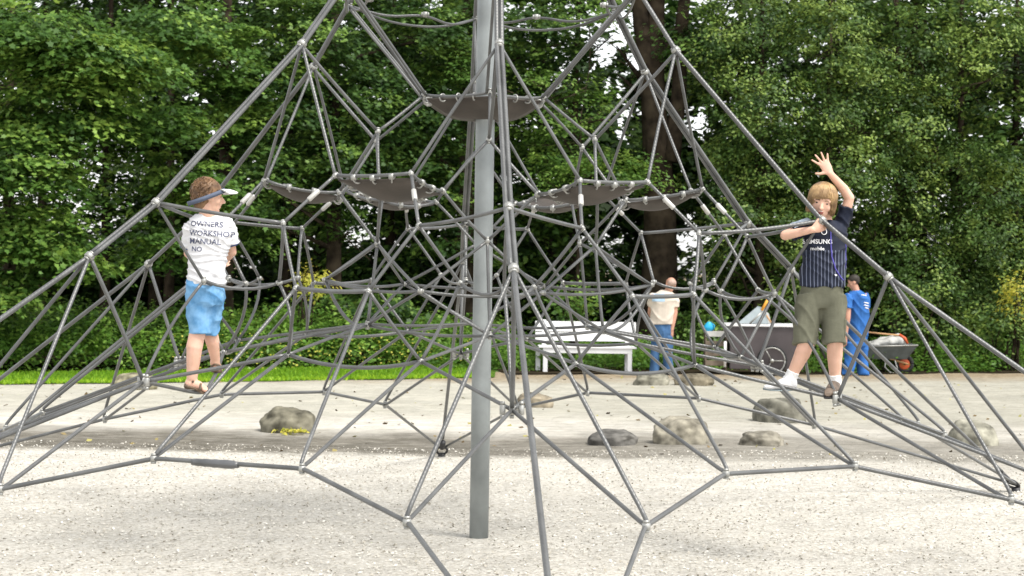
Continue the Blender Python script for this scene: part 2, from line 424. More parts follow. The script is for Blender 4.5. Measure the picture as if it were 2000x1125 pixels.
# ---------------------------------------------------------------- climbing net
NODES = {'X0': (985, 563, 10.23),
 'X1': (1513, 573, 11.36),
 'X2': (1394, 550, 13.34),
 'X3': (910, 548, 14.2),
 'X4': (447, 544, 13.07),
 'X5': (398, 548, 11.08),
 'J0': (1060, 571, 11.4),
 'J1': (1272, 556, 12.29),
 'J2': (1065, 558, 13.11),
 'J3': (789, 554, 13.03),
 'J4': (635, 546, 12.13),
 'J5': (822, 568, 11.32),
 'M0a': (803, 338, 10.82),
 'M0b': (1133, 352, 10.9),
 'M1a': (1265, 355, 11.19),
 'M1b': (1372, 368, 12.07),
 'M2a': (1350, 372, 12.58),
 'M2b': (1178, 379, 13.39),
 'M3a': (1053, 379, 13.6),
 'M3b': (791, 375, 13.53),
 'M4a': (672, 370, 13.24),
 'M4b': (520, 352, 12.35),
 'M5a': (516, 351, 11.85),
 'M5b': (655, 342, 11.04),
 'N0a': (865, 372, 11.27),
 'N0b': (1050, 378, 11.32),
 'N1a': (1166, 383, 11.57),
 'N1b': (1222, 390, 12.07),
 'N2a': (1213, 394, 12.51),
 'N2b': (1117, 397, 12.97),
 'N3a': (1006, 397, 13.15),
 'N3b': (852, 394, 13.11),
 'N4a': (747, 390, 12.86),
 'N4b': (666, 384, 12.36),
 'N5a': (662, 375, 11.92),
 'N5b': (743, 383, 11.46),
 'P0a': (818, 440, 10.51),
 'P0b': (1137, 445, 10.58),
 'P1a': (1365, 455, 11.08),
 'P1b': (1460, 462, 11.9),
 'P2a': (1415, 458, 12.79),
 'P2b': (1252, 455, 13.54),
 'P3a': (1030, 447, 13.92),
 'P3b': (797, 446, 13.85),
 'P4a': (590, 446, 13.34),
 'P4b': (450, 443, 12.52),
 'P5a': (430, 438, 11.64),
 'P5b': (553, 435, 10.89),
 'V0a': (898, 552, 10.61),
 'V0b': (1043, 560, 10.64),
 'V1a': (1377, 566, 11.34),
 'V1b': (1408, 568, 11.72),
 'V2a': (1348, 553, 12.94),
 'V2b': (1277, 550, 13.29),
 'V3a': (970, 537, 13.82),
 'V3b': (861, 536, 13.79),
 'V4a': (582, 542, 13.09),
 'V4b': (507, 543, 12.71),
 'V5a': (480, 553, 11.48),
 'V5b': (545, 552, 11.14),
 'Q0': (955, 272, 11.42),
 'Q1': (1162, 272, 11.87),
 'Q2': (1137, 288, 12.67),
 'Q3': (933, 291, 13.01),
 'Q4': (735, 275, 12.56),
 'Q5': (738, 256, 11.76),
 'O0': (952, 470, 11.42),
 'O1': (1163, 480, 11.87),
 'O2': (1133, 475, 12.67),
 'O3': (930, 477, 13.01),
 'O4': (737, 473, 12.56),
 'O5': (737, 475, 11.76),
 'K0': (957, 655, 11.35),
 'K1': (1178, 645, 11.84),
 'K2': (1147, 637, 12.7),
 'K3': (926, 630, 13.07),
 'K4': (718, 632, 12.58),
 'K5': (718, 635, 11.72),
 'S0': (957, 180, 11.77),
 'S1': (1062, 190, 12.02),
 'S2': (1056, 201, 12.47),
 'S3': (940, 204, 12.66),
 'S4': (831, 196, 12.4),
 'S5': (828, 185, 11.96),
 'T0': (974, -54, 11.16),
 'T1': (1245, -21, 11.76),
 'T2': (1203, 22, 12.81),
 'T3': (932, 36, 13.27),
 'T4': (680, 10, 12.67),
 'T5': (675, -36, 11.61),
 'H0': (975, 85, 10.88),
 'H1': (1320, 98, 11.64),
 'H2': (1260, 140, 12.97),
 'H3': (926, 157, 13.54),
 'H4': (612, 130, 12.79),
 'H5': (590, 85, 11.46),
 'D0': (993, 405, 9.93),
 'D1': (1605, 430, 11.23),
 'D2': (1460, 435, 13.51),
 'D3': (908, 437, 14.49),
 'D4': (386, 426, 13.2),
 'D5': (305, 395, 10.92),
 'E0': (1003, 525, 9.52),
 'E1': (1735, 540, 11.05),
 'E2': (1545, 525, 13.74),
 'E3': (905, 510, 14.9),
 'E4': (290, 515, 13.37),
 'E5': (175, 500, 10.68),
 'C0': (1000, 800, 9.83),
 'C1': (1635, 778, 11.19),
 'C2': (1479, 714, 13.57),
 'C3': (900, 691, 14.59),
 'C4': (352, 708, 13.24),
 'C5': (280, 745, 10.86),
 'G0': (1106, 1461, 6.93),
 'G1': (2671, 1199, 9.94),
 'G2': (1990, 955, 15.22),
 'G3': (862, 885, 17.5),
 'G4': (-255, 948, 14.49),
 'G5': (-810, 1198, 9.21),
 'A0a': (795, 1020, 8.7),
 'A0b': (1262, 1028, 8.79),
 'A1a': (1975, 975, 10.21),
 'A1b': (2028, 927, 11.23),
 'A2a': (1793, 830, 13.72),
 'A2b': (1590, 830, 14.65),
 'A3a': (1010, 797, 15.73),
 'A3b': (752, 790, 15.64),
 'A4a': (205, 818, 14.22),
 'A4b': (11, 838, 13.2),
 'A5a': (-153, 914, 10.7),
 'A5b': (0, 955, 9.78),
 'Bn0a': (590, 915, 9.36),
 'Bn0b': (1418, 925, 9.53),
 'Bn1a': (1670, 910, 10.05),
 'Bn1b': (1845, 850, 11.99),
 'Bn2a': (1763, 820, 12.9),
 'Bn2b': (1365, 778, 14.67),
 'Bn3a': (1148, 767, 15.07),
 'Bn3b': (633, 765, 14.9),
 'Bn4a': (433, 770, 14.38),
 'Bn4b': (82, 806, 12.44),
 'Bn5a': (42, 832, 11.52),
 'Bn5b': (300, 895, 9.75),
 'U0a': (720, 568, 10.41),
 'U0b': (1235, 578, 10.53),
 'U1a': (1355, 575, 10.79),
 'U1b': (1512, 573, 12.13),
 'U2a': (1481, 566, 12.6),
 'U2b': (1222, 553, 13.82),
 'U3a': (1100, 552, 14.02),
 'U3b': (725, 547, 13.9),
 'U4a': (612, 552, 13.63),
 'U4b': (382, 553, 12.3),
 'U5a': (369, 555, 11.83),
 'U5b': (578, 562, 10.61),
 'c0a': (822, 705, 10.54),
 'c0b': (1125, 710, 10.61),
 'c1a': (1357, 712, 11.11),
 'c1b': (1447, 697, 11.91),
 'c2a': (1397, 678, 12.78),
 'c2b': (1243, 670, 13.51),
 'c3a': (1029, 662, 13.88),
 'c3b': (797, 646, 13.81),
 'c4a': (598, 652, 13.32),
 'c4b': (465, 664, 12.52),
 'c5a': (437, 687, 11.64),
 'c5b': (563, 692, 10.92)}
NP = {k: at(*v) for k, v in NODES.items()}
for k in range(6):
    NP['G%d' % k].z = 0.03
MC = Vector((-0.1926, 12.213, 0))
APEX = MC + Vector((0, 0, 5.15))
mast_base = MC.copy(); mast_base.z = gz(MC.x, MC.y)
net = thing('climbing_net', mast_base, 'grey rope climbing net spread like a spider web from a steel mast', 'climbing net')
RG = 0.0125
def add_uv(me, n, lens):
    uvl = me.uv_layers.new(name='UVMap')
    nv = n
    for p in me.polygons:
        if len(p.vertices) != 4: continue
        for li, vi in zip(p.loop_indices, p.vertices):
            k = vi % nv; i = vi // nv
            uu = k / nv
            if any((v % nv) == nv - 1 for v in p.vertices) and k == 0: uu = 1.0
            uvl.data[li].uv = (uu, lens[i])
def smooth_path(pts, step=.07, rnd=.06):
    """polyline with rounded corners"""
    pts = [Vector(p) for p in pts]
    out = [pts[0]]
    for i in range(1, len(pts) - 1):
        a, b, c = pts[i - 1], pts[i], pts[i + 1]
        r1 = min(rnd, (b - a).length * .45); r2 = min(rnd, (c - b).length * .45)
        p0 = b + (a - b).normalized() * r1; p1 = b + (c - b).normalized() * r2
        for t in (0, .25, .5, .75, 1): out.append(p0 * (1 - t) ** 2 + b * 2 * t * (1 - t) + p1 * t * t)
    out.append(pts[-1])
    res = [out[0]]
    for a, b in zip(out, out[1:]):
        L = (b - a).length; k = max(1, int(L / step))
        for j in range(1, k + 1): res.append(a.lerp(b, j / k))
    return res
def rope(name, pts, r=RG, sag=0.0, mat='rope', rnd=.06, n=8, parent=net, bulge=None):
    path = smooth_path(pts, rnd=rnd); r = r * .79
    L = [0]
    for a, b in zip(path, path[1:]): L.append(L[-1] + (b - a).length)
    tot = L[-1] or 1
    jx = random.uniform(-1, 1) * .006; jz = random.uniform(-1, 1) * .006
    q = []
    for p, s in zip(path, L):
        w = 4 * (s / tot) * (1 - s / tot)
        p = p + Vector((jx * w, 0, -sag * w + jz * w))
        if bulge is not None: p = p + bulge * w
        q.append(p)
    mb = MB().tube(q, r, n)
    me = mb.mesh(name); add_uv(me, n, L)
    return link_mesh(name, me, M[mat], parent)
P = NP
def two(name, a, b, off, r=RG, **kw):
    """a pair of parallel ropes seized together"""
    a, b = Vector(a), Vector(b)
    d = (b - a).normalized(); s = d.cross(Vector((0, 0, 1))).normalized() * off
    path = []
    mb = MB(); me = None
    r = r * .79
    pa = smooth_path([a + s, b + s]); pb = smooth_path([a - s, b - s])
    L = [0]
    for x, y in zip(pa, pa[1:]): L.append(L[-1] + (y - x).length)
    mb.tube(pa, r, 8); n1 = len(pa)
    mb.tube(pb, r, 8)
    me = mb.mesh(name); add_uv(me, 8, L + L)
    return link_mesh(name, me, M[kw.get('mat', 'rope')], net)

# mast
mb = MB(); top = MC + Vector((0, 0, 5.35))
mb.tube([mast_base - Vector((0, 0, .3)), MC + Vector((0, 0, 1.0)), MC + Vector((0, 0, 2.2)), MC + Vector((0, 0, 3.6)), top], .0625, 40)
mast = mb.build('mast', M['galv'], net)
mb = MB(); mb.tube([top, top + Vector((0, 0, .03)), top + Vector((0, 0, .1)), top + Vector((0, 0, .13))], [.075, .08, .06, .02], 24); mb.build('mast_cap', M['galv'], net)

clamps = []
def clamp(p, d, r=.0165, l=.022): clamps.append((Vector(p), Vector(d).normalized(), r, l))
W = lambda k: k % 6
for k in range(6):
    T, H, D, E_, G = P['T%d' % k], P['H%d' % k], P['D%d' % k], P['E%d' % k], P['G%d' % k]
    dirk = Vector((T.x - MC.x, T.y - MC.y, 0)).normalized()
    ap = APEX + dirk * .07
    # main edge: paired rope from the mast head to the last node, one stout rope to the anchor
    side = .0145
    o = None
    mb = MB(); Ls = []
    for sgn in (-1, 1):
        nodes = [ap, T, H, D, E_] if True else []
        path = [nodes[0]]
        for a, b in zip(nodes, nodes[1:]):
            kk = max(2, int((b - a).length / .07))
            for j in range(1, kk + 1): path.append(a.lerp(b, j / kk))
        L = [0]
        for a, b in zip(path, path[1:]): L.append(L[-1] + (b - a).length)
        sv = (E_ - ap).normalized().cross(Vector((0, 0, 1))).normalized()
        q = [p + (sv * side + Vector((0, 0, side * .5))) * sgn for p in path]
        mb.tube(q, .0135, 8); Ls += L
    me = mb.mesh('edge_rope'); add_uv(me, 8, Ls); link_mesh('edge_rope', me, M['rope'], net)
    dwn = smooth_path([E_, G + (E_ - G).normalized() * .25], step=.07)
    rope('anchor_rope', dwn[::len(dwn) - 1], r=.0185)
    for q in (H, D, E_): clamp(q, E_ - H, .029, .03)
    clamp(T, H - T, .028, .03)
    # anchor: steel stub, shackle
    an = MB(); gp = Vector((G.x, G.y, gz(G.x, G.y)))
    gd = (E_ - G).normalized()
    an.tube([gp - Vector((0, 0, .15)), gp + gd * .05], .035, 12)
    ring = [gp + gd * .11 + (Vector((math.cos(t), 0, 0)) * .05 + gd * math.sin(t) * .07) for t in [i * math.pi / 8 for i in range(17)]]
    an.tube(ring, .011, 8)
    an.tube([gp + gd * .17, gp + gd * .27], .027, 10)
    an.build('anchor', M['black'], net)
    # apex to T already; inner suspension
    Q, O, K, S, X, C = (P[c + str(k)] for c in 'QOKSXC')
    J0, J1 = P['J%d' % k], P['J%d' % W(k - 1)]
    two('suspension_rope', T, S, .02)
    rope('suspension_rope', [S, Q]); rope('suspension_rope', [H + dirk * .01, Q], r=.014)
    for sfx, kn in (('a', W(k - 1)), ('b', W(k + 1))):
        Mn, N_, Pn, V, U, c, A, B = (P[t + str(k) + sfx] for t in ('M', 'N', 'P', 'V', 'U', 'c', 'A', 'Bn'))
        J = J0 if sfx == 'b' else J1
        rope('suspension_rope', [H, Mn]); rope('web_rope', [Q, N_]); rope('web_rope', [N_, O], rnd=.05)
        o = rope('tie_rope', [Mn, Pn])
        mid = Mn.lerp(Pn, .42); dd = (Pn - Mn).normalized() * .045
        MB().tube([mid - dd, mid - dd * .85, mid + dd * .85, mid + dd], [.010, .0155, .0155, .010], 12).build('ferrule', M['ferrule'], net)
        rope('tie_rope', [Pn, D], sag=.01, r=.0145)
        rope('web_rope', [Pn, U], r=.013); rope('web_rope', [Pn, V], r=.013)
        rope('ring_rope', [X, V], sag=.045)
        rope('drop_rope', [V, c], bulge=(V - MC).normalized() * .0 + Vector((0, 0, 0)) + ((V + c) / 2 - Vector((MC.x, MC.y, (V + c).z / 2))).normalized() * -.05)
        rope('drop_rope', [U, c], r=.013)
        for c_, t_ in ((U, B), (c, B)): pass
        rope('ground_rope', [U, B - ((U - B).normalized() + (c - B).normalized()) * .13 / 4 + Vector((0, 0, .012)), c], rnd=.13, r=.0135)
        rope('ground_rope', [E_, A - ((E_ - A).normalized() + (C - A).normalized()) * .13 / 4 + Vector((0, 0, .012)), C], rnd=.13, r=.0145)
        rope('web_rope', [O, J]); 
        if (k, sfx) in ((5, 'a'), (1, 'b'), (4, 'b'), (2, 'a')): rope('web_rope', [K, J], sag=.10)
        else: rope('web_rope', [K, J])
        rope('web_rope', [K, c])
        if (k, sfx) == (5, 'a'):      # trodden down by the boy's sandals
            rope('ring_rope', [C, at(372, 766, 11.19), at(402, 769, 11.2), at(424, 728, 11.38), c], r=.0145)
        else: rope('ring_rope', [C, c], r=.0145)
        for q, d in ((Mn, Pn - Mn), (Pn, U - Pn), (V, X - V), (U, B - U), (c, B - c), (N_, O - N_)): clamp(q, d)
        clamp(B, Vector((0, 0, 1)), .019, .03); clamp(A, Vector((0, 0, 1)), .021, .034)
    rope('drop_rope', [D, X]); rope('drop_rope', [X, C], bulge=dirk * .03); rope('drop_rope', [E_, C], r=.016)
    rope('drop_rope', [O, K])
    for q in (Q, O, K, S, X): clamp(q, Vector((0, 0, 1)), .018, .028)
    for i in (-.05, 0, .05): clamp(C + dirk.cross(Vector((0, 0, 1))) * i, Vector((0, 0, 1)) , .016, .05)
    clamp(J0, Vector((1, 0, 0)))
    # face between edge k and k+1
    n = W(k + 1)
    rope('rim_rope', [P['G%d' % k] + Vector((0, 0, .02)), P['A%db' % k], P['Bn%db' % k], P['Bn%da' % n], P['A%da' % n], P['G%d' % n] + Vector((0, 0, .02))], r=.0155, rnd=.05)
    rope('ring_rope', [P['c%db' % k], P['c%da' % n]], sag=.05 if k in (5, 0) else .03, r=.0145)
    rope('ring_rope', [P['U%db' % k], P['U%da' % n]], r=.016, sag=.01)
    rope('ring_rope', [P['J%d' % k], P['J%d' % n]], sag=.03)
    rope('ring_rope', [P['K%d' % k], P['K%d' % n]], sag=.02)
    # upper ring: sagging strands between the top nodes
    Ta, Tb = P['T%d' % k], P['T%d' % n]
    mid = Ta.lerp(Tb, .5) + (MC - Ta.lerp(Tb, .5)) * Vector((.16, .16, 0)) - Vector((0, 0, .03))
    rope('ring_rope', [Ta, Ta.lerp(mid, .5) - Vector((0, 0, .07)), mid, mid.lerp(Tb, .5) - Vector((0, 0, .05)), Tb], r=.011, rnd=.2)
    rope('ring_rope', [Ta, Ta.lerp(Tb, .3) - Vector((0, 0, .10)), Ta.lerp(Tb, .68) - Vector((0, 0, .10)), Tb], r=.011, rnd=.3)
    clamp(mid, (1, 0, 0), .02, .03)
    # rubber membrane of this face
    Ma, Mb_, Na, Nb = P['M%db' % k], P['M%da' % n], P['N%db' % k], P['N%da' % n]
    rope('membrane_rope', [Ma, Mb_], sag=.012, r=.014); rope('membrane_rope', [Ma, Na], r=.012, sag=.02); rope('membrane_rope', [Mb_, Nb], r=.012, sag=.02)
    rope('membrane_rope', [Na, Nb], sag=.035, r=.013)
    cen = (Ma + Mb_ + Na + Nb) / 4
    vs = []; fs = []; G_ = 12
    for i in range(G_ + 1):
        for j in range(G_ + 1):
            u, v = i / G_, j / G_
            p = (Ma.lerp(Mb_, u)).lerp(Na.lerp(Nb, u), v)
            e = 16 * u * (1 - u) * v * (1 - v)
            ins = min(u, 1 - u, v, 1 - v)
            edge_in = (1 - (abs(2 * u - 1)) ** 2) * .05 * (1 if v in (0, 1) else 0) + (1 - (abs(2 * v - 1)) ** 2) * .04 * (1 if u in (0, 1) else 0)
            p = cen + (p - cen) * (.95 - edge_in)
            p.z -= .022 + .07 * e
            vs.append(p)
    for i in range(G_):
        for j in range(G_):
            a = i * (G_ + 1) + j; fs.append((a, a + 1, a + G_ + 2, a + G_ + 1))
    top_n = len(vs)
    vs2 = [v - Vector((0, 0, .008)) for v in vs]
    allv = vs + vs2; allf = fs + [tuple(i + top_n for i in reversed(f)) for f in fs]
    rim = [j for j in range(G_ + 1)] + [i * (G_ + 1) + G_ for i in range(1, G_ + 1)] + [G_ * (G_ + 1) + j for j in range(G_ - 1, -1, -1)] + [i * (G_ + 1) for i in range(G_ - 1, 0, -1)]
    for a, b in zip(rim, rim[1:] + rim[:1]): allf.append((a, b, b + top_n, a + top_n))
    mo = MB().add(allv, allf).build('rubber_membrane', M['rubber'], net)
    # lacing rings that hang the membrane on its rope
    mb = MB()
    for (p, q, sg) in ((Ma, Mb_, .02), (Na, Nb, .035), (Ma, Na, .02), (Mb_, Nb, .02)):
        cnt = 3 if (p - q).length > .5 else 2
        for t in range(1, cnt + 1):
            tt = t / (cnt + 1)
            s_ = p.lerp(q, tt); s_.z -= sg * 4 * tt * (1 - tt)
            d = (cen - s_).normalized()
            ringp = [s_ + d * (.022 + .028 * math.cos(a)) + Vector((0, 0, .024 * math.sin(a) - .008)) for a in [i * math.pi / 5 for i in range(11)]]
            MB().tube(ringp, .005, 6).tube([s_ - (q - p).normalized() * .014, s_ + (q - p).normalized() * .014], .019, 8).build('lacing_ring', M['clamp'], mo)
# splice sleeve on the front left rim rope
a, b = P['Bn5b'], P['Bn0a']
pp = [a.lerp(b, t) + Vector((0, 0, -.004)) for t in (.27, .3, .33, .36, .39, .42, .45, .48, .51, .545, .56, .58)]
MB().tube(pp, [.017, .020, .019, .022, .020, .023, .021, .023, .023, .022, .017, .016], 12).build('splice_sleeve', M['rope_dark'], net)
# round membrane at the mast
Sp = [P['S%d' % k] for k in range(6)]
for k in range(6): rope('membrane_rope', [Sp[k], Sp[W(k + 1)]], sag=.012, r=.0125)
vs = []; fs = []; NR = 8; NA = 48
zc = sum(p.z for p in Sp) / 6
for i in range(NR + 1):
    for a in range(NA):
        kk = a / 8; k0 = int(kk); t = kk - k0
        outp = Sp[k0].lerp(Sp[W(k0 + 1)], t)
        outp = outp + (MC - outp) * Vector((1, 1, 0)) * (.05 + .10 * 4 * t * (1 - t) * .6)
        inp = MC + (outp - MC).normalized() * .07; ang = Vector((outp.x - MC.x, outp.y - MC.y, 0)).normalized()
        inp = MC + ang * .075; inp.z = zc - .11
        u = i / NR
        p = outp.lerp(inp, u); p.z = outp.z * (1 - u) + inp.z * u - .04 * 4 * u * (1 - u) - .02
        vs.append(p)
for i in range(NR):
    for a in range(NA):
        b = (a + 1) % NA; fs.append((i * NA + a, i * NA + b, (i + 1) * NA + b, (i + 1) * NA + a))
nv = len(vs); vs += [v - Vector((0, 0, .008)) for v in vs]; fs += [tuple(i + nv for i in reversed(f)) for f in fs]
for a in range(NA):
    b = (a + 1) % NA; fs.append((a, b, b + nv, a + nv))
mo = MB().add(vs, fs).build('rubber_membrane', M['rubber'], net)
mb = MB()
for k in range(6):
    for tt in (.25, .5, .75):
        s_ = Sp[k].lerp(Sp[W(k + 1)], tt); d = (Vector((MC.x, MC.y, s_.z)) - s_).normalized(); s_.z -= .01
        MB().tube([s_ + d * (.024 + .03 * math.cos(a)) + Vector((0, 0, .024 * math.sin(a) - .01)) for a in [i * math.pi / 5 for i in range(11)]], .005, 6).build('lacing_ring', M['clamp'], mo)
# clamps: the hundred nearest are parts of their own
clamps.sort(key=lambda c: c[0].y + (50 if c[0].z > 3.7 or abs(c[0].x / c[0].y) > .28 else 0))
def clamp_mb(mb, p, d, r, l):
    s = d.orthogonal().normalized()
    mb.tube([p - d * l * .5, p - d * l * .42, p + d * l * .42, p + d * l * .5], [r * .8, r, r, r * .8], 10)
    mb.tube([p - d * l * .9, p - d * l * .55], [r * .72, r * .8], 8); mb.tube([p + d * l * .55, p + d * l * .9], [r * .8, r * .72], 8)
    return mb
for c in clamps[:100]: clamp_mb(MB(), *c).build('rope_clamp', M['clamp'], net)
mb = MB()
for c in clamps[100:]: clamp_mb(mb, *c)
o = mb.build('rope_clamp', M['clamp'], net); o['kind'] = 'stuff'
# ---------------------------------------------------------------- vegetation
def yb(x): return 29.4 + (.5 * x if x < 0 else .3 * x)
LEAF = {
 'maple': np.array([(0, 0, 0), (.38, .02, .05), (.30, .30, -.02), (.52, .50, .06), (.20, .58, 0), (0, 1.0, -.06), (-.20, .58, 0), (-.52, .50, .06), (-.30, .30, -.02), (-.38, .02, .05)]),
 'oval': np.array([(0, 0, 0), (.26, .32, .05), (.22, .68, .03), (0, 1.0, -.04), (-.22, .68, .03), (-.26, .32, .05)]),
 'quad': np.array([(0, 0, 0), (.36, .5, .05), (0, 1.0, 0), (-.36, .5, .05)]),
}
def leaves_mesh(name, pos, nrm, size, shape, rnd, mat, parent):
    """pos (n,3), nrm (n,3) leaf normals, one small face per leaf"""
    T = LEAF[shape]; n = len(pos); k = len(T)
    nrm = nrm / np.linalg.norm(nrm, axis=1, keepdims=True)
    a = rng.normal(size=(n, 3)); a[:, 2] -= .5
    u = a - nrm * (a * nrm).sum(1, keepdims=True); u /= np.linalg.norm(u, axis=1, keepdims=True)
    v = np.cross(nrm, u)
    s = size[:, None, None]
    P_ = pos[:, None, :] + s * (T[None, :, 0, None] * v[:, None, :] + (T[None, :, 1, None] - .5) * u[:, None, :] + T[None, :, 2, None] * nrm[:, None, :])
    me = bpy.data.meshes.new(name)
    me.vertices.add(n * k); me.vertices.foreach_set('co', P_.reshape(-1).astype(np.float32))
    me.loops.add(n * k); me.loops.foreach_set('vertex_index', np.arange(n * k, dtype=np.int32))
    me.polygons.add(n); me.polygons.foreach_set('loop_start', np.arange(0, n * k, k, dtype=np.int32))
    try: me.polygons.foreach_set('loop_total', np.full(n, k, dtype=np.int32))
    except Exception: pass
    at_ = me.attributes.new('rnd', 'FLOAT', 'FACE'); at_.data.foreach_set('value', rnd.astype(np.float32))
    me.update(calc_edges=True); me.validate()
    return link_mesh(name, me, mat, parent, smooth=False)

# real openings in the canopy through which the white sky shows: (x, z, half width, half height)
def hole(px, py, rx, ry, Y=36):
    p = at(px, py, Y); return (p.x, p.z, rx * .8 * Y / F, ry * .8 * Y / F)
def sprays(blobs, per, lsize, flat=.25, spray_r=.42, up=1.0, out=.5, keep=1.0, holes=(), droop=.35):
    """leafy twigs spread through ellipsoids -> positions, normals, sizes, per leaf variation"""
    Ps, Ns, Ss, Rs = [], [], [], []
    for (cx, cy, cz, rx, ry, rz, cnt) in blobs:
        c = np.array((cx, cy, cz)); r = np.array((rx, ry, rz))
        d = rng.normal(size=(cnt, 3)); d /= np.linalg.norm(d, axis=1, keepdims=True)
        rad = rng.uniform(.25, 1, size=(cnt, 1)) ** .5
        d[:, 1] -= .35 * np.sign(d[:, 1]) * (d[:, 1] > 0)         # fuller on the open side
        cen = c + d * rad * r
        for i in range(cnt):
            m = max(6, int(per * rng.uniform(.55, 1.35)))
            sr = spray_r * rng.uniform(.6, 1.3)
            q = rng.normal(size=(m, 3)) * np.array((.5, .5, .5 * flat)) * sr
            o_ = d[i].copy(); o_[2] *= .3
            # droop outward
            h = (q[:, :2] * o_[:2]).sum(1); q[:, 2] -= droop * np.abs(h) + droop * .6 * h
            p = cen[i] + q
            nn = rng.normal(size=(m, 3)) * .34 + np.array((0, 0, up)) + o_ * out
            Ps.append(p); Ns.append(nn)
            Ss.append(lsize * rng.uniform(.6, 1.25, size=m))
            base = rng.uniform(.05, .95)
            Rs.append(np.clip(base + rng.normal(size=m) * .13, 0, 1))
    Ps, Ns, Ss, Rs = map(np.concatenate, (Ps, Ns, Ss, Rs))
    if holes:
        sel = np.ones(len(Ps), bool)
        for (hx, hz, hw, hh) in holes:
            wob = 1 + .5 * np.sin(Ps[:, 0] * 9 + Ps[:, 2] * 13) * np.sin(Ps[:, 2] * 11 - Ps[:, 1] * 5)
            ins = ((Ps[:, 0] - hx) / hw) ** 2 + ((Ps[:, 2] - hz) / hh) ** 2 < wob
            sel &= ~(ins & (rng.uniform(size=len(Ps)) < .95))
        Ps, Ns, Ss, Rs = Ps[sel], Ns[sel], Ss[sel], Rs[sel]
    return Ps, Ns, Ss, Rs

LM = {
 'maple': leaf_mat('maple_leaf', (.032, .080, .014), (.086, .178, .030), (.25, .38, .07), .32),
 'holly': leaf_mat('holly_leaf', (.024, .056, .012), (.068, .132, .025), (.24, .33, .07), .26),
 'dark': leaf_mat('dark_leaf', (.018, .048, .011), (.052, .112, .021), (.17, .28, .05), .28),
 'bright': leaf_mat('bright_leaf', (.045, .105, .018), (.095, .19, .032), (.20, .31, .06), .38),
 'yellow': leaf_mat('yellow_leaf', (.16, .20, .03), (.40, .40, .05), (.66, .60, .13), .4),
 'nettle': leaf_mat('nettle_leaf', (.05, .12, .02), (.12, .25, .035), (.24, .38, .07), .38),
 'grass': leaf_mat('grass_blade', (.09, .20, .012), (.20, .40, .02), (.38, .56, .04), .4),
}
def limb(mb, a, b, r0, r1, wob=.12, k=6):
    a, b = Vector(a), Vector(b); pts = []; rr = []
    s1 = random.uniform(0, 50)
    for i in range(k + 1):
        t = i / k; p = a.lerp(b, t)
        w = math.sin(math.pi * t) * wob * (b - a).length
        p = p + Vector((noise.noise(Vector((t * 2.1, s1, 0))), noise.noise(Vector((t * 2.1, s1, 9))), noise.noise(Vector((t * 2.1, s1, 19))) * .4)) * w
        pts.append(p); rr.append(r0 + (r1 - r0) * t)
    mb.tube(pts, rr, 10)
    return pts
def tree(name, label, x, w, trunk_r, height, blobs, per, lsize, shape, lm, group='trees behind the playground', cat='tree', holes=(), lean=(0, 0), nbr=10, **kw):
    y = yb(x) + w; g = gz(x, y)
    t = thing(name, (x, y, g), label, cat, group)
    mb = MB(); base = Vector((x, y, g - .2)); topp = Vector((x + lean[0], y + lean[1], height))
    pts = []
    K = 12; s1 = random.uniform(0, 99)
    for i in range(K + 1):
        u = i / K; p = base.lerp(topp, u) + Vector((noise.noise(Vector((u * 2.5, s1, 0))), noise.noise(Vector((u * 2.5, s1, 5))), 0)) * .5 * trunk_r * 2 * u
        pts.append(p)
    rr = [trunk_r * (1.5 - 2.5 * min(u, .12) / .12 * .2) * (1 - .72 * u) if True else 0 for u in [i / K for i in range(K + 1)]]
    mb.tube(pts, rr, 16)
    mb.build('trunk', M['bark'], t)
    lb = MB()
    for b in blobs:
        for _ in range(max(1, nbr // max(1, len(blobs)))):
            u = min(.95, max(.12, (b[2] - random.uniform(.4, 1.5) * b[5]) / height))
            s_ = base.lerp(topp, u)
            e = Vector((b[0] + random.uniform(-.6, .6) * b[3], b[1] + random.uniform(-.6, .6) * b[4], b[2] + random.uniform(-.5, .5) * b[5]))
            pp = limb(lb, s_, e, trunk_r * .32 * (1 - u * .6), .012)
            for q in pp[2:6]:
                limb(lb, q, q + Vector((random.uniform(-1, 1), random.uniform(-1, .4), random.uniform(-.5, .5))) * .8, .014, .004, k=3)
    ob = lb.build('branches', M['bark'], t)
    Ps, Ns, Ss, Rs = sprays(blobs, per, lsize, holes=holes, **kw)
    leaves_mesh('crown', Ps, Ns, Ss, shape, Rs, LM[lm], t)
    return t

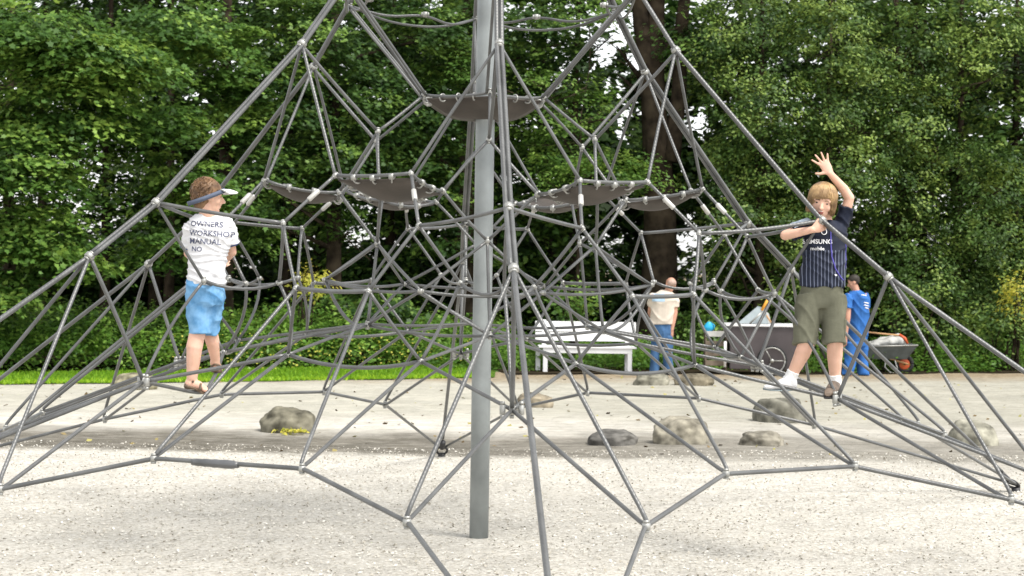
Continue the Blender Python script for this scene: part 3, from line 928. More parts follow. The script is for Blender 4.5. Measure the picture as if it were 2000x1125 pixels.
HO = [hole(190, 195, 16, 11), hole(245, 148, 12, 5), hole(345, 66, 20, 8), hole(75, 18, 9, 6), hole(160, 262, 14, 8), hole(385, 22, 12, 8),
      hole(1215, 62, 30, 22), hole(1182, 95, 30, 26), hole(1245, 120, 26, 26), hole(1200, 165, 30, 28), hole(1228, 205, 20, 24), hole(1215, 262, 18, 34), hole(1130, 82, 14, 8), hole(1270, 45, 10, 12),
      hole(1384, 222, 17, 34), hole(1375, 268, 12, 16), hole(1418, 50, 18, 12), hole(1450, 168, 12, 7), hole(1385, 315, 8, 12),
      hole(1960, 55, 12, 9), hole(1935, 215, 26, 12), hole(1975, 245, 22, 20), hole(1990, 275, 18, 20), hole(1920, 190, 12, 8), hole(1905, 238, 9, 6),
      hole(735, 195, 9, 6), hole(760, 50, 9, 6), hole(700, 75, 6, 5), hole(640, 118, 7, 6), hole(740, 120, 8, 6), hole(660, 115, 6, 5), hole(600, 190, 7, 6), hole(705, 128, 5, 5), hole(590, 25, 20, 8), hole(670, 10, 16, 8), hole(1150, 10, 12, 8), hole(880, 10, 10, 6), hole(235, 370, 7, 7), hole(225, 395, 5, 5), hole(218, 425, 4, 8), hole(185, 465, 5, 6), hole(845, 155, 5, 4), hole(640, 505, 7, 5), hole(705, 505, 10, 6), hole(813, 510, 5, 5), hole(775, 570, 5, 4), hole(950, 60, 6, 4)]

def X(px, Y=33): return (px - 1000) * Y / F
def Z(py, Y=33): return CAMH - (py - 515) * Y / F
def bl(px, py, rxp, ryp, cnt, Y=None, dep=1.0, w=5.0):
    """crown lobe: photo-sized radii turned into metres at its own distance"""
    x = X(px); Y = Y or (yb(x) + w)
    p = at(px, py, Y)
    return (p.x, Y, p.z, rxp * Y / F, dep, ryp * Y / F, cnt)

# left: big-leaved maples with layered drooping boughs
tree('maple_tree', 'broad-leaved maple whose layered pale green boughs fill the top left corner', -9.0, 6.0, .2, 9, 
     [bl(30, 60, 190, 70, 55, w=3.4), bl(170, 120, 150, 50, 55, w=3.2), bl(120, 210, 160, 70, 60, w=3.6), bl(60, 270, 120, 40, 30, w=3.8), bl(260, 130, 60, 50, 14, w=3.9), (-8, 31, 8.6, 3, 2.2, 1.6, 45)], 135, .098, 'maple', 'maple', holes=HO[:6], flat=.16, spray_r=.60)
tree('maple_tree', 'lower maple spreading leafy boughs above the nettle bed at the left edge', -8.2, 5.0, .14, 6,
     [bl(40, 335, 130, 50, 34, w=3.3), bl(60, 460, 120, 60, 44, w=3.4), bl(130, 500, 60, 60, 12, w=3.6), bl(10, 560, 80, 50, 14, w=3.8)], 135, .096, 'maple', 'maple', holes=HO[:6], flat=.16, spray_r=.55)
tree('maple_tree', 'maple with dark inner boughs rising behind the boy in the sun visor', -5.0, 5.5, .17, 8.5,
     [bl(340, 60, 130, 70, 40, w=4.4), bl(430, 120, 110, 80, 40, w=4.6), bl(320, 240, 80, 35, 22, w=4.0), bl(300, 320, 70, 60, 12, w=4.6), bl(400, 370, 90, 50, 24, w=4.0), bl(310, 470, 60, 60, 16, w=4.2), bl(470, 230, 60, 70, 20, w=5), (-4.5, 34, 8.2, 2.4, 2, 1.5, 35)], 130, .092, 'maple', 'maple', holes=HO[:6], flat=.16, spray_r=.5)
tree('broadleaf_tree', 'small-leaved tree with sky peeping through, left of the steel mast', -3.2, 5.5, .16, 9,
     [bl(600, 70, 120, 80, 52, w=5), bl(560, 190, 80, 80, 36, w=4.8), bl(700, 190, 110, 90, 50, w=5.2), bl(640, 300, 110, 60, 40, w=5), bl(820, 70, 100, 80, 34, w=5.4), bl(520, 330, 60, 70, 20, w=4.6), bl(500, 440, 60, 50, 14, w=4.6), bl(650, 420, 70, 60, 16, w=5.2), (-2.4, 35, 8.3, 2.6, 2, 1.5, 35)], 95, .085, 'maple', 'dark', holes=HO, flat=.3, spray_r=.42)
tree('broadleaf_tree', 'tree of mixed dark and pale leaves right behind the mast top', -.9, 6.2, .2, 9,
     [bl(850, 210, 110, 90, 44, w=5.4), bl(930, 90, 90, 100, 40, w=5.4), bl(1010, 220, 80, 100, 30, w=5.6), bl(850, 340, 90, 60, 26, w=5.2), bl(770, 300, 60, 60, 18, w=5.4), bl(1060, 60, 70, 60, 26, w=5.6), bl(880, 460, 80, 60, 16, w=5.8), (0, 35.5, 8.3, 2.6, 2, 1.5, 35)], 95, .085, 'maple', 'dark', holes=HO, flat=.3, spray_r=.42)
tree('broadleaf_tree', 'slender tree with bright yellow-green twigs beside the thick brown trunk', 1.2, 4.2, .05, 4.6,
     [bl(1190, 335, 120, 40, 46, w=3.4, dep=.6), bl(1060, 170, 60, 50, 12, w=4.4, dep=.6), bl(1090, 250, 60, 50, 16, w=4.4, dep=.6), bl(1060, 330, 40, 40, 10, w=3.8, dep=.6), bl(910, 130, 30, 45, 9, w=4.6, dep=.5), bl(1130, 30, 80, 30, 14, w=4.5, dep=.6), bl(1160, 200, 40, 60, 12, w=4.4, dep=.6)], 50, .085, 'oval', 'bright', holes=HO, flat=.4, spray_r=.36)
# the big trunk
tk = tree('old_tree', 'old tree with a thick dark brown forked trunk behind the standing man', 2.78, 4.6, .40, 8.5,
     [bl(1330, 60, 70, 70, 22, w=4.3, dep=.6), bl(1260, -60, 150, 60, 50, w=5), bl(1180, 110, 60, 70, 6, w=5.6), (3, 34.8, 8.4, 3, 2.2, 1.5, 40)], 55, .10, 'oval', 'dark', holes=HO, flat=.3, spray_r=.4, lean=(-.15, .2))
mb = MB(); y0 = yb(2.6) + 4.55
limb(mb, (2.70, y0, Z(330)), (X(1238, 34), y0 + .1, 7.6), .20, .13, wob=.03); limb(mb, (2.95, y0, Z(300)), (X(1345, 34), y0 + .3, 7.6), .17, .10, wob=.05)
o = mb.build('fork', M['bark'], tk)
# right: glossy small-leaved holly thicket down to the ground
for (label, x, lobes, cnt) in [
    ('tall holly of small glossy leaves between the trunk and the waving boy', 4.6, [(1400, 90, 70, 90), (1480, 60, 90, 70), (1480, 200, 100, 90), (1420, 330, 60, 70), (1500, 330, 80, 90), (1430, 440, 70, 60), (1400, 530, 50, 50)], 46),
    ('tall holly rising directly above the waving boy', 5.9, [(1620, 80, 110, 90), (1600, 210, 100, 80), (1690, 180, 80, 100), (1660, 330, 90, 80), (1560, 450, 80, 70), (1580, 540, 60, 60)], 50),
    ('holly with hanging bare twigs right of the waving boy', 7.3, [(1790, 90, 90, 90), (1780, 230, 90, 90), (1760, 370, 100, 90), (1720, 480, 80, 80), (1800, 510, 90, 80), (1860, 330, 70, 90)], 50),
    ('dark holly at the right edge with white sky behind its top', 8.6, [(1930, 60, 80, 70), (1900, 150, 70, 40), (1930, 350, 80, 70), (1920, 450, 90, 80), (1980, 540, 70, 70), (1880, 560, 90, 70)], 46)]:
    tree('holly_tree', label, x, 4.0, .11, 7.5, [bl(px, py, a, b, int(cnt * a * b / 6400), w=3.2 + random.uniform(-.3, .9), dep=.8) for (px, py, a, b) in lobes] + [(x, yb(x) + 4.5, 8, 1.6, 1.4, 1.0, 22)],
         62, .074, 'oval', 'holly', holes=HO, flat=.6, spray_r=.30, up=.75, out=.7, nbr=14)
# low shrubs
for (nm, label, px, py, a, b, cnt, w, lm, sz, shp) in [
    ('shrub', 'sunlit yellow-leaved shrub glowing behind the net left of the mast', 612, 545, 30, 28, 8, 3.9, 'yellow', .075, 'oval'),
    ('shrub', 'small bright leafy bush above the white bench back', 1120, 590, 55, 34, 12, 2.6, 'bright', .10, 'oval'),
    ('shrub', 'broad-leaved shrub left of the bench under the trees', 720, 590, 120, 45, 18, 4.6, 'dark', .11, 'maple'),
    ('shrub', 'low bush of green leaves under the thicket behind the wheelbarrow', 1800, 610, 110, 70, 60, 1.6, 'holly', .08, 'oval'),
    ('shrub', 'low holly bush at the far right beside the playground edge', 1950, 650, 90, 60, 46, 1.6, 'holly', .08, 'oval'),
    ('shrub', 'yellowish shrub lit by the sun at the far right edge', 1990, 580, 26, 50, 10, 1.2, 'yellow', .07, 'oval'),
    ('shrub', 'dark bush between the standing man and the trailer', 1370, 640, 60, 60, 26, 2.6, 'dark', .09, 'oval'),
    ('shrub', 'dark bush behind the trailer and the blue-clad worker', 1560, 620, 110, 80, 60, 2.4, 'holly', .08, 'oval')]:
    x = X(px); y = yb(x) + w
    t = thing(nm, (x, y, gz(x, y)), label, 'shrub', 'shrubs under the trees')
    b = bl(px, py, a, b, cnt, w=w, dep=.7)
    mb = MB()
    for _ in range(7): limb(mb, (x + random.uniform(-.1, .1), y, -.05), (b[0] + random.uniform(-.8, .8) * b[3], y + random.uniform(-.4, .4), b[2] + random.uniform(-.3, .7) * b[5]), .022, .005, k=5)
    mb.build('stems', M['bark'], t)
    Ps, Ns, Ss, Rs = sprays([b], 55, sz, flat=.6, spray_r=.3, up=.8, out=.6)
    leaves_mesh('foliage', Ps, Ns, Ss, shp, Rs, LM[lm], t)
# second rank of dark trees close behind the first
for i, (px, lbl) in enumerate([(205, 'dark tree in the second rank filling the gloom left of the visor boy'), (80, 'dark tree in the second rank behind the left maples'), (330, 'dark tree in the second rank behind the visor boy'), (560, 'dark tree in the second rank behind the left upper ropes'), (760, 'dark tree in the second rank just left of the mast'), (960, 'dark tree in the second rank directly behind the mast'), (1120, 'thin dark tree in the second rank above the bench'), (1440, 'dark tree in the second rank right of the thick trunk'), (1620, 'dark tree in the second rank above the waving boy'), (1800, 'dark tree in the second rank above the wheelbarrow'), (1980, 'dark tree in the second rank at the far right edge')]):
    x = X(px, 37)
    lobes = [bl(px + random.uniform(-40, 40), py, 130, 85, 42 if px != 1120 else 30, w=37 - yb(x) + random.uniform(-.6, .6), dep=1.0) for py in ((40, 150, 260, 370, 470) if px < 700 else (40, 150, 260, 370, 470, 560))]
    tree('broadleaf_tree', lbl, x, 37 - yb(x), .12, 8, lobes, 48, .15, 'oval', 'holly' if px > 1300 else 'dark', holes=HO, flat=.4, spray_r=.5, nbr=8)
# dark wood behind: rows of trunks and one mass of foliage
blobs = []
for i in range(46):
    x = -17 + i * .76; zz = random.uniform(.3, 5.0)
    blobs.append((x, 41 + random.uniform(-1, 3), zz, 1.4, 1.2, 1.3, 50))
for i in range(40):
    x = -16 + i * .8; blobs.append((x, 38.5 + random.uniform(0, 2), random.uniform(.2, 1.6), 1.2, .8, .9, 36))
for i in range(30):
    x = -15 + i * 1.05
    blobs.append((x, 41 + random.uniform(-1, 3), random.uniform(5.2, 8.5), 1.5, 1.3, 1.2, 36))
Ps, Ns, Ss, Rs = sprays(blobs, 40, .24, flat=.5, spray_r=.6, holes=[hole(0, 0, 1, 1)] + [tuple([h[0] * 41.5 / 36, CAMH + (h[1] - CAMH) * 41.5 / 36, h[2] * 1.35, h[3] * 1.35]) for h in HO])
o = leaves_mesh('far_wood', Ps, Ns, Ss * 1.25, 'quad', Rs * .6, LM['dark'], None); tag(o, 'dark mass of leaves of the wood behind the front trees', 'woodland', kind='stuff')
for i, x in enumerate((-7.2, -4.1, -2.0, .6, 4.9, 7.9)):
    y = 37.6 + (i * 37 % 5) * .4
    lbl = ['slim dark trunk standing in the gloom at the far left', 'slim dark trunk in the gloom behind the boy in the visor', 'slim dark trunk in the gloom left of the mast', 'slim dark trunk in the gloom above the white bench', 'slim dark trunk in the gloom above the trailer', 'slim dark trunk hidden in the gloom at the far right'][i]
    t = thing('woodland_tree', (x, y, 0), lbl, 'tree', 'trees deeper in the wood')
    mb = MB(); limb(mb, (x, y, -.2), (x + random.uniform(-.3, .3), y, 9), .16, .07, wob=.03, k=10); mb.build('trunk', M['bark'], t)
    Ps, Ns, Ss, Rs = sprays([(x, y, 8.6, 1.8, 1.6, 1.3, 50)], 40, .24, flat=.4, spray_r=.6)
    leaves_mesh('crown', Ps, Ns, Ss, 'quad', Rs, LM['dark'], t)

# nettle bed on the left, thin ground cover under the shrubs on the right
n = 900; xs = rng.uniform(-10.5, -.1, n); ws = rng.uniform(3.0, 6.0, n)
blobs = [(x, yb(x) + w, .10 + (.66 if w > 3.5 else .34) * rng.uniform(.55, 1) * (1 - max(0, (x + 3.2)) * .14), .22, .22, .32, 3) for x, w in zip(xs, ws)]
Ps, Ns, Ss, Rs = sprays(blobs, 24, .085, flat=.8, spray_r=.26, up=1, out=.5)
Ps[:, 2] = np.abs(Ps[:, 2])
o = leaves_mesh('nettle_bed', Ps, Ns, Ss, 'oval', Rs, LM['nettle'], None); tag(o, 'bed of leafy green nettles behind the grass strip', 'ground cover', kind='stuff')
n = 700; xs = rng.uniform(-1.2, 10.5, n); ws = rng.uniform(.9, 5, n)
blobs = [(x, yb(x) + w + (.8 if x < 5 else 0), .06 + .30 * rng.uniform(.2, 1) * min(1, (w - .5)), .25, .22, .2, 3) for x, w in zip(xs, ws)]
Ps, Ns, Ss, Rs = sprays(blobs, 22, .08, flat=.8, spray_r=.26, up=1, out=.5); Ps[:, 2] = np.abs(Ps[:, 2])
o = leaves_mesh('undergrowth', Ps, Ns, Ss, 'oval', Rs * .8, LM['nettle'], None); tag(o, 'low leafy undergrowth along the far edge behind bench and trailer', 'ground cover', kind='stuff')
# small yellow flowers in the bed
n = 420; xs = rng.uniform(-5.4, -.3, n); ws = rng.uniform(1.9, 3.4, n)
Pf = np.stack([xs, yb(0) + .5 * xs + ws, rng.uniform(.12, .62, n) * np.clip((ws - 1.4), .2, 1)], 1)
o = leaves_mesh('yellow_flowers', Pf, np.tile((0, -.5, 1.0), (n, 1)) + rng.normal(size=(n, 3)) * .3, rng.uniform(.03, .055, n), 'quad', rng.uniform(.4, 1, n), LM['yellow'], None)
tag(o, 'tiny yellow flowers scattered through the green bed', 'flowers', kind='stuff')
# grass strip
n = 60000; xs = rng.uniform(-11, -.35, n); ws = rng.uniform(-.05, 3.0, n) ** 1.0
edge = np.array([noise.noise(Vector((x * 1.3, 3, 0))) * .35 for x in xs[::20]]).repeat(20)
ok = ws > edge * .6
xs, ws = xs[ok], ws[ok]; n = len(xs)
g = np.stack([xs, 29.4 + .5 * xs + ws, np.zeros(n)], 1)
h = rng.uniform(.03, .075, n) * (1 + .5 * (rng.uniform(size=n) > .93))
ang = rng.uniform(0, 6.28, n); side = np.stack([np.cos(ang), np.sin(ang), np.zeros(n)], 1) * .009
tip = g + np.stack([rng.normal(size=n) * .025, rng.normal(size=n) * .025, h], 1)
g2 = g + (tip - g) * .5 + np.stack([np.zeros(n), np.zeros(n), h * .1], 1)
V_ = np.stack([g - side, g + side, g2 + side * .8, tip, g2 - side * .8], 1).reshape(-1, 3)
V_[:, 2] += np.array([gz(x, y) for x, y in zip(V_[::5, 0], V_[::5, 1])]).repeat(5)
me = bpy.data.meshes.new('grass'); me.vertices.add(n * 5); me.vertices.foreach_set('co', V_.reshape(-1).astype(np.float32))
me.loops.add(n * 5); me.loops.foreach_set('vertex_index', np.arange(n * 5, dtype=np.int32)); me.polygons.add(n); me.polygons.foreach_set('loop_start', np.arange(0, n * 5, 5, dtype=np.int32))
at_ = me.attributes.new('rnd', 'FLOAT', 'FACE'); at_.data.foreach_set('value', np.clip(rng.uniform(0, 1, n) * .8 + (ws < .35) * .35, 0, 1).astype(np.float32))
me.update(calc_edges=True); o = link_mesh('grass', me, LM['grass'], None, False); tag(o, 'bright green grass strip between the sand and the nettles', 'grass', kind='stuff')
# lawn soil under the grass
mb = MB(); xs_ = [-14 + i * .25 for i in range(56)]
vs = []; 
for x in xs_:
    e = noise.noise(Vector((x * 1.3, 3, 0))) * .2
    for w in (-.02 + e, .7, 1.4, 2.2, 3, 6, 12): y = yb(x) + w; vs.append((x, y, gz(x, y) + .012))
fs = [(i * 7 + j, (i + 1) * 7 + j, (i + 1) * 7 + j + 1, i * 7 + j + 1) for i in range(len(xs_) - 1) for j in range(6)]
M['turf'] = pmat('turf', (.07, .13, .02), rough=1, spec=0, var=.3, nscale=6)
o = mb.add(vs, fs).build('turf', M['turf']); tag(o, kind='structure')
M['soil'] = pmat('woodland_soil', (.035, .028, .018), rough=1, spec=0, var=.4, nscale=4)
vs = []; xs_ = [-14 + i * .5 for i in range(60)]
for x in xs_:
    e = noise.noise(Vector((x * 1.1, 7, 0))) * .3
    for w in ((3.1 if x < -.4 else .6) + e, 3.6, 6, 10, 40): y = yb(x) + w; vs.append((x, y, (gz(x, y) if w < 20 else 0) + .02))
fs = [(i * 5 + j, (i + 1) * 5 + j, (i + 1) * 5 + j + 1, i * 5 + j + 1) for i in range(len(xs_) - 1) for j in range(4)]
o = MB().add(vs, fs).build('woodland_floor', M['soil']); tag(o, kind='structure')
# loose chips on the gravel: thousands of small flakes
def flakes(name, label, n, x0, x1, y0, y1, smin, smax, lm, mat_cols, seed):
    r2 = np.random.default_rng(seed)
    y = r2.uniform(y0, y1, n); x = r2.uniform(-.30, .30, n) * y
    z = np.array([gz(a, b) for a, b in zip(x, y)]) + .006
    nn = r2.normal(size=(n, 3)) * .35 + np.array((0, 0, 1))
    return leaves_mesh(name, np.stack([x, y, z], 1), nn, r2.uniform(smin, smax, n), 'quad', r2.uniform(0, 1, n), mat_cols, None)
cm = leaf_mat('chip', (.36, .33, .27), (.54, .51, .45), (.68, .66, .60), 0.0, .95, .05)
o = flakes('gravel_chips', '', 26000, 0, 0, 10.2, 18.2, .008, .028, None, cm, 3); tag(o, 'pale chips and pebbles loose on the play surface', 'gravel', kind='stuff')
o = flakes('litter', '', 420, 0, 0, 17.6, 30, .025, .08, None, leaf_mat('litter', (.06, .04, .02), (.20, .15, .08), (.38, .36, .12), 0, .95, .05), 4); tag(o, 'dry leaves and crumbs scattered on the sand', 'leaf litter', kind='stuff')

# ---------------------------------------------------------------- boulders
def boulder(px, py, wpx, hpx, label, seed, depth=.8, col=(.16, .15, .12), sink=.34, skew=0):
    g = ground_at(px, py); s = g.y / F
    w, h = wpx * s / 2, hpx * s * .82
    t = thing('boulder', (g.x, g.y + w * depth * .5, gz(g.x, g.y)), label, 'boulder', 'boulders on the sand')
    bm = bmesh.new(); bmesh.ops.create_icosphere(bm, subdivisions=5, radius=1)
    for v in bm.verts:
        d = v.co.normalized()
        k = 1 + .22 * noise.noise(d * 1.3 + Vector((seed, 0, 0))) + .07 * noise.noise(d * 3.5 + Vector((seed, 5, 0))) + .018 * noise.noise(d * 11 + Vector((0, seed, 0))) + .008 * noise.noise(d * 25)
        sq = Vector((math.copysign(abs(d.x) ** .78, d.x), math.copysign(abs(d.y) ** .8, d.y), math.copysign(abs(d.z) ** .8, d.z)))
        sq *= k
        v.co = Vector((sq.x * w + skew * sq.z * w, sq.y * w * depth, (sq.z + 1 - sink * 2) * h / (2 - sink * 2)))
    me = bpy.data.meshes.new('rock'); bm.to_mesh(me); bm.free()
    o = bpy.data.objects.new('rock', me)
    for p in me.polygons: p.use_smooth = True
    COL.objects.link(o); o.parent = t
    col = tuple(c * .68 for c in col)
    me.materials.append(pmat('boulder_stone', col, rough=.95, spec=.1, var=.5, nscale=7, bump=1, bscale=11, col2=[min(1, c * 2.3) for c in col]))
    # gravel hollow around the foot stays in the ground; a few crumbs of moss on top
    return t
boulder(559, 842, 108, 57, 'rounded grey-green boulder alone on the sand left of the mast', 1.3, col=(.15, .14, .105))
boulder(258, 762, 84, 40, 'smooth pale olive boulder by the grass under the boy in the visor', 2.1, col=(.24, .22, .15))
boulder(1198, 868, 94, 34, 'low flat dark boulder left of the paler one, right of the mast', 3.7, col=(.12, .115, .105))
boulder(1331, 868, 104, 62, 'large pale sandy boulder between two low dark ones', 4.4, col=(.26, .24, .19))
boulder(1490, 871, 86, 32, 'low smooth grey boulder nearest the right of the pale boulder', 5.2, col=(.20, .185, .15))
boulder(1527, 826, 98, 58, 'big grey boulder just under the feet of the waving boy', 6.6, col=(.14, .135, .11))
boulder(1903, 868, 86, 56, 'wedge-shaped pale boulder behind the ropes at the far right', 7.9, col=(.27, .26, .21), skew=-.15)
boulder(1042, 796, 72, 34, 'half hidden low boulder just right of the mast foot ropes', 8.8, col=(.22, .19, .14))
boulder(1274, 752, 70, 30, 'flat-topped grey stone in front of the standing man', 9.4, col=(.21, .20, .16), depth=.6)
boulder(1356, 753, 72, 28, 'flat brown stone between the standing man and the trailer', 10.3, col=(.16, .14, .10), depth=.6)
# tuft of yellow-green weed by the left boulder
tf = thing('weed', ground_at(566, 846), 'small yellow-green weed tuft at the foot of the left boulder', 'plant')
p0 = ground_at(566, 846); n = 70
Pp = np.array(p0) + rng.normal(size=(n, 3)) * np.array((.085, .05, .010)) + np.array((0, 0, .025))
leaves_mesh('blades', Pp, rng.normal(size=(n, 3)) * .5 + np.array((0, 0, 1)), rng.uniform(.03, .07, n), 'oval', rng.uniform(.2, 1, n), LM['yellow'], tf)
# ---------------------------------------------------------------- bench
def rotz(a): return Matrix.Rotation(a, 3, 'Z')
g = ground_at(1150, 727); bx, by = X(1147, g.y), g.y - .1
bg = gz(bx, by)
bench = thing('park_bench', (bx, by, bg), 'white painted slatted wooden bench under the trees at the far side of the sand', 'bench')
ra = rotz(R(2)); bo = Vector((bx, by, bg))
def bp(name, c, size, rx=0, bev=.006):
    rot = ra @ Matrix.Rotation(rx, 3, 'X')
    MB().box(bo + ra @ Vector(c), size, rot, bev).build(name, M['white_paint'], bench, smooth=False)
for sx in (-.70, .70):
    bp('leg', (sx, -.22, .20), (.075, .07, .40)); bp('leg', (sx - (.10 if sx < 0 else -.0), .24, .20), (.075, .08, .40))
    bp('arm_bracket', (sx, .02, .375), (.05, .50, .05)); bp('back_post', (sx - (.05 if sx < 0 else -.05) * 0, .27, .63), (.07, .045, .48), R(-12))
bp('apron', (0, -.245, .375), (1.48, .025, .085))
for i in range(4): bp('seat_slat', (0, -.22 + i * .13, .43), (1.62, .115, .03))
bp('back_slat', (0, .25, .585), (1.70, .028, .140), R(-10)); bp('back_slat', (0, .285, .755), (1.70, .028, .175), R(-10))

M['crate'] = pmat('weathered_wood', (.16, .13, .10), rough=.9, spec=.1, var=.3)
# ---------------------------------------------------------------- trailer with tools
g = ground_at(1500, 736); ty = g.y; TX = X(1500, ty); tg = gz(TX, ty)
tr = thing('hand_trailer', (TX, ty, tg), 'dark flat-sided garden trailer with one large thin wheel loaded with grey sheet scraps', 'trailer')
def tz(py): return CAMH - (py - 523) * ty / F
x0, x1 = X(1428, ty), X(1572, ty)
MB().box(((x0 + x1) / 2, ty + .35, (tz(640) + tz(722)) / 2), (x1 - x0, .7, tz(640) - tz(722)), None, .01).build('box_body', M['trailer'], tr, False)
for yy in (ty - .012, ty + .712): MB().box(((x0 + x1) / 2 - .02, yy, tz(636)), (x1 - x0 + .12, .05, .035), None, .006).build('top_rail', M['white_paint'], tr, False)
def wheel(mbname, c, r, tyre_r, parent, rim_mat, tyre_mat, spokes=10, w=.02):
    wo = None
    ringp = [Vector(c) + Vector((math.cos(t) * r, 0, math.sin(t) * r)) for t in [i * math.pi / 18 for i in range(37)]]
    wh = MB().tube(ringp, tyre_r, 10).build('wheel', tyre_mat, parent)
    rr = [Vector(c) + Vector((math.cos(t) * (r - tyre_r * 1.1), -.012, math.sin(t) * (r - tyre_r * 1.1))) for t in [i * math.pi / 18 for i in range(37)]]
    MB().tube(rr, tyre_r * .5, 8).build('rim', rim_mat, wh)
    m = MB()
    m.tube([Vector(c) - Vector((0, .05, 0)), Vector(c) + Vector((0, .05, 0))], .03, 12)
    for i in range(spokes):
        t = 2 * math.pi * i / spokes; m.tube([Vector(c), Vector(c) + Vector((math.cos(t) * r, 0, math.sin(t) * r))], .009, 6)
    m.build('spokes', rim_mat, wh)
    return wh
wc = Vector((X(1508, ty), ty - .10, tz(704)))
wheel('wheel', wc, .235, .020, tr, M['clamp'], M['tyre'], 3)
wheel('wheel', wc + Vector((0, .92, 0)), .235, .020, tr, M['clamp'], M['tyre'], 3)
MB().tube([wc, wc + Vector((0, .95, 0))], .018, 8).build('axle', M['black'], tr)
MB().tube([(X(1583, ty), ty - .02, tz(644)), (X(1584, ty), ty - .02, tz(690))], .018, 10).build('stand', M['white_paint'], tr)
MB().tube([(X(1572, ty), ty + .3, tz(650)), (X(1600, ty), ty + .3, tz(655)), (X(1620, ty), ty + .3, tz(700))], .022, 8).build('drawbar', M['black'], tr)
MB().tube([(X(1418, ty), ty, tz(668)), (X(1418, ty), ty, tz(718))], .022, 8).build('support_leg', M['white_paint'], tr)
# things lying in it
def slab(name, pts, thick, mat, label, cat, group=None):
    pts = [Vector(p) for p in pts]; c = sum(pts, Vector()) / len(pts)
    n = (pts[1] - pts[0]).cross(pts[2] - pts[0]).normalized() * thick
    k = len(pts); vs = pts + [p + n for p in pts]
    fs = [tuple(range(k)), tuple(reversed(range(k, 2 * k)))] + [(i, (i + 1) % k, (i + 1) % k + k, i + k) for i in range(k)]
    o = MB().add([v - c for v in vs], fs).build(name, mat, None, False); o.location = c
    return tag(o, label, cat, group)
q = lambda px, py, dy: Vector((X(px, ty), ty + dy, tz(py)))
slab('metal_sheet', [q(1443, 634, .15), q(1504, 634, .12), q(1500, 604, .3), q(1486, 600, .35)], .012, M['greymetal'], 'large grey metal sheet tilted up out of the trailer', 'metal sheet')
slab('board', [q(1490, 634, .4), q(1514, 634, .45), q(1510, 615, .5), q(1499, 606, .5)], .02, M['sack'], 'small grey board leaning behind the metal sheet in the trailer', 'board')
sp_ = thing('shovel', q(1472, 632, .05), 'shovel with an orange grip resting across the trailer load', 'shovel')
MB().tube([q(1466, 633, .05), q(1490, 610, .05)], .016, 8).build('shaft', M['clamp'], sp_); MB().tube([q(1489, 607, .05), q(1501, 585, .05)], .024, 10).build('grip', M['orange'], sp_)
MB().tube([q(1498, 616, .02), q(1508, 631, .02)], .014, 8).build('wedge', M['wood'], sp_)
jug = thing('jug', q(1387, 655, .2), 'blue plastic jug standing on a pale crate left of the trailer', 'jug')
jy = ty + .2
MB().rings([(q(1387, 650, .2) , .075, .06, (1, 0, 0), (0, 1, 0)), (q(1387, 640, .2), .08, .065, (1, 0, 0), (0, 1, 0)), (q(1388, 634, .2), .045, .04, (1, 0, 0), (0, 1, 0)), (q(1389, 631, .2), .025, .025, (1, 0, 0), (0, 1, 0))]).build('body', M['cyan'], jug)
MB().tube([q(1393, 634, .2), q(1399, 638, .2), q(1397, 647, .2)], .012, 8).build('handle', M['cyan'], jug)
cr = thing('crate', (X(1398, jy), jy + .1, tg), 'weathered slatted wooden crate beside the trailer under the blue jug', 'crate')
czt = q(0, 651, 0).z
for i in range(4):
    MB().box((X(1400, jy), jy - .06, czt - .03 - i * .16), (.36, .02, .09), None, .004).build('slat', M['crate'] if i else M['sack'], cr, False)
for sx in (-.17, .17): MB().box((X(1400, jy) + sx, jy + .08, czt / 2 + tg / 2), (.03, .26, czt - tg), None, .004).build('side', M['crate'], cr, False)
MB().box((X(1400, jy), jy + .08, czt + .005), (.37, .29, .015), None, .003).build('top', M['crate'], cr, False)

# ---------------------------------------------------------------- wheelbarrow
g = ground_at(1768, 729); wy = g.y; WX = X(1735, wy); wg = gz(WX, wy)
def wz(py): return CAMH - (py - 526) * wy / F
def wq(px, py, dy=0): return Vector((X(px, wy), wy + dy, wz(py)))
wb = thing('wheelbarrow', (WX, wy, wg), 'grey steel wheelbarrow with a red-rimmed wheel standing by the man in blue', 'wheelbarrow')
# tray: open shell
tl, trr = wq(1676, 672), wq(1788, 670)
rg_out = []
def quadring(pxa, pxb, py, hy, dz=0): return [wq(pxa, py, -hy), wq(pxb, py + dz, -hy), wq(pxb, py + dz, hy), wq(pxa, py, hy)]
r0 = quadring(1678, 1787, 676, .30, -4); r1 = quadring(1690, 1768, 700, .20, 0)
off = Vector((0, 0, .012))
vs = r0 + r1 + [p * 1 + (Vector(((wq(1733, 690).x - p.x) * .05, -p.y * 0 + (wy - p.y) * .06, .004))) for p in r0] + [p + Vector(((wq(1733, 690).x - p.x) * .05, (wy - p.y) * .06, .014)) for p in r1]
fs = [(i, (i + 1) % 4, (i + 1) % 4 + 4, i + 4) for i in range(4)] + [(4, 5, 6, 7)] + [(i + 8, i + 12, (i + 1) % 4 + 12, (i + 1) % 4 + 8) for i in range(4)] + [(15, 14, 13, 12)] + [(i, i + 8, (i + 1) % 4 + 8, (i + 1) % 4) for i in range(4)]
MB().add(vs, fs).build('tray', M['tray'], wb, False)
MB().tube(r0 + [r0[0]], .013, 8).build('rim_bead', M['clamp'], wb)
wcn = wq(1768, 713); wcn.z = wg + .165
ringp = [wcn + Vector((math.cos(t) * .13, 0, math.sin(t) * .13)) for t in [i * math.pi / 16 for i in range(33)]]
wh = MB().tube(ringp, .042, 12).build('wheel', M['tyre'], wb)
MB().tube([wcn - Vector((0, .028, 0)), wcn - Vector((0, .02, 0)), wcn + Vector((0, .02, 0)), wcn + Vector((0, .028, 0))], [.08, .105, .105, .08], 24).build('rim', M['redrim'], wh)
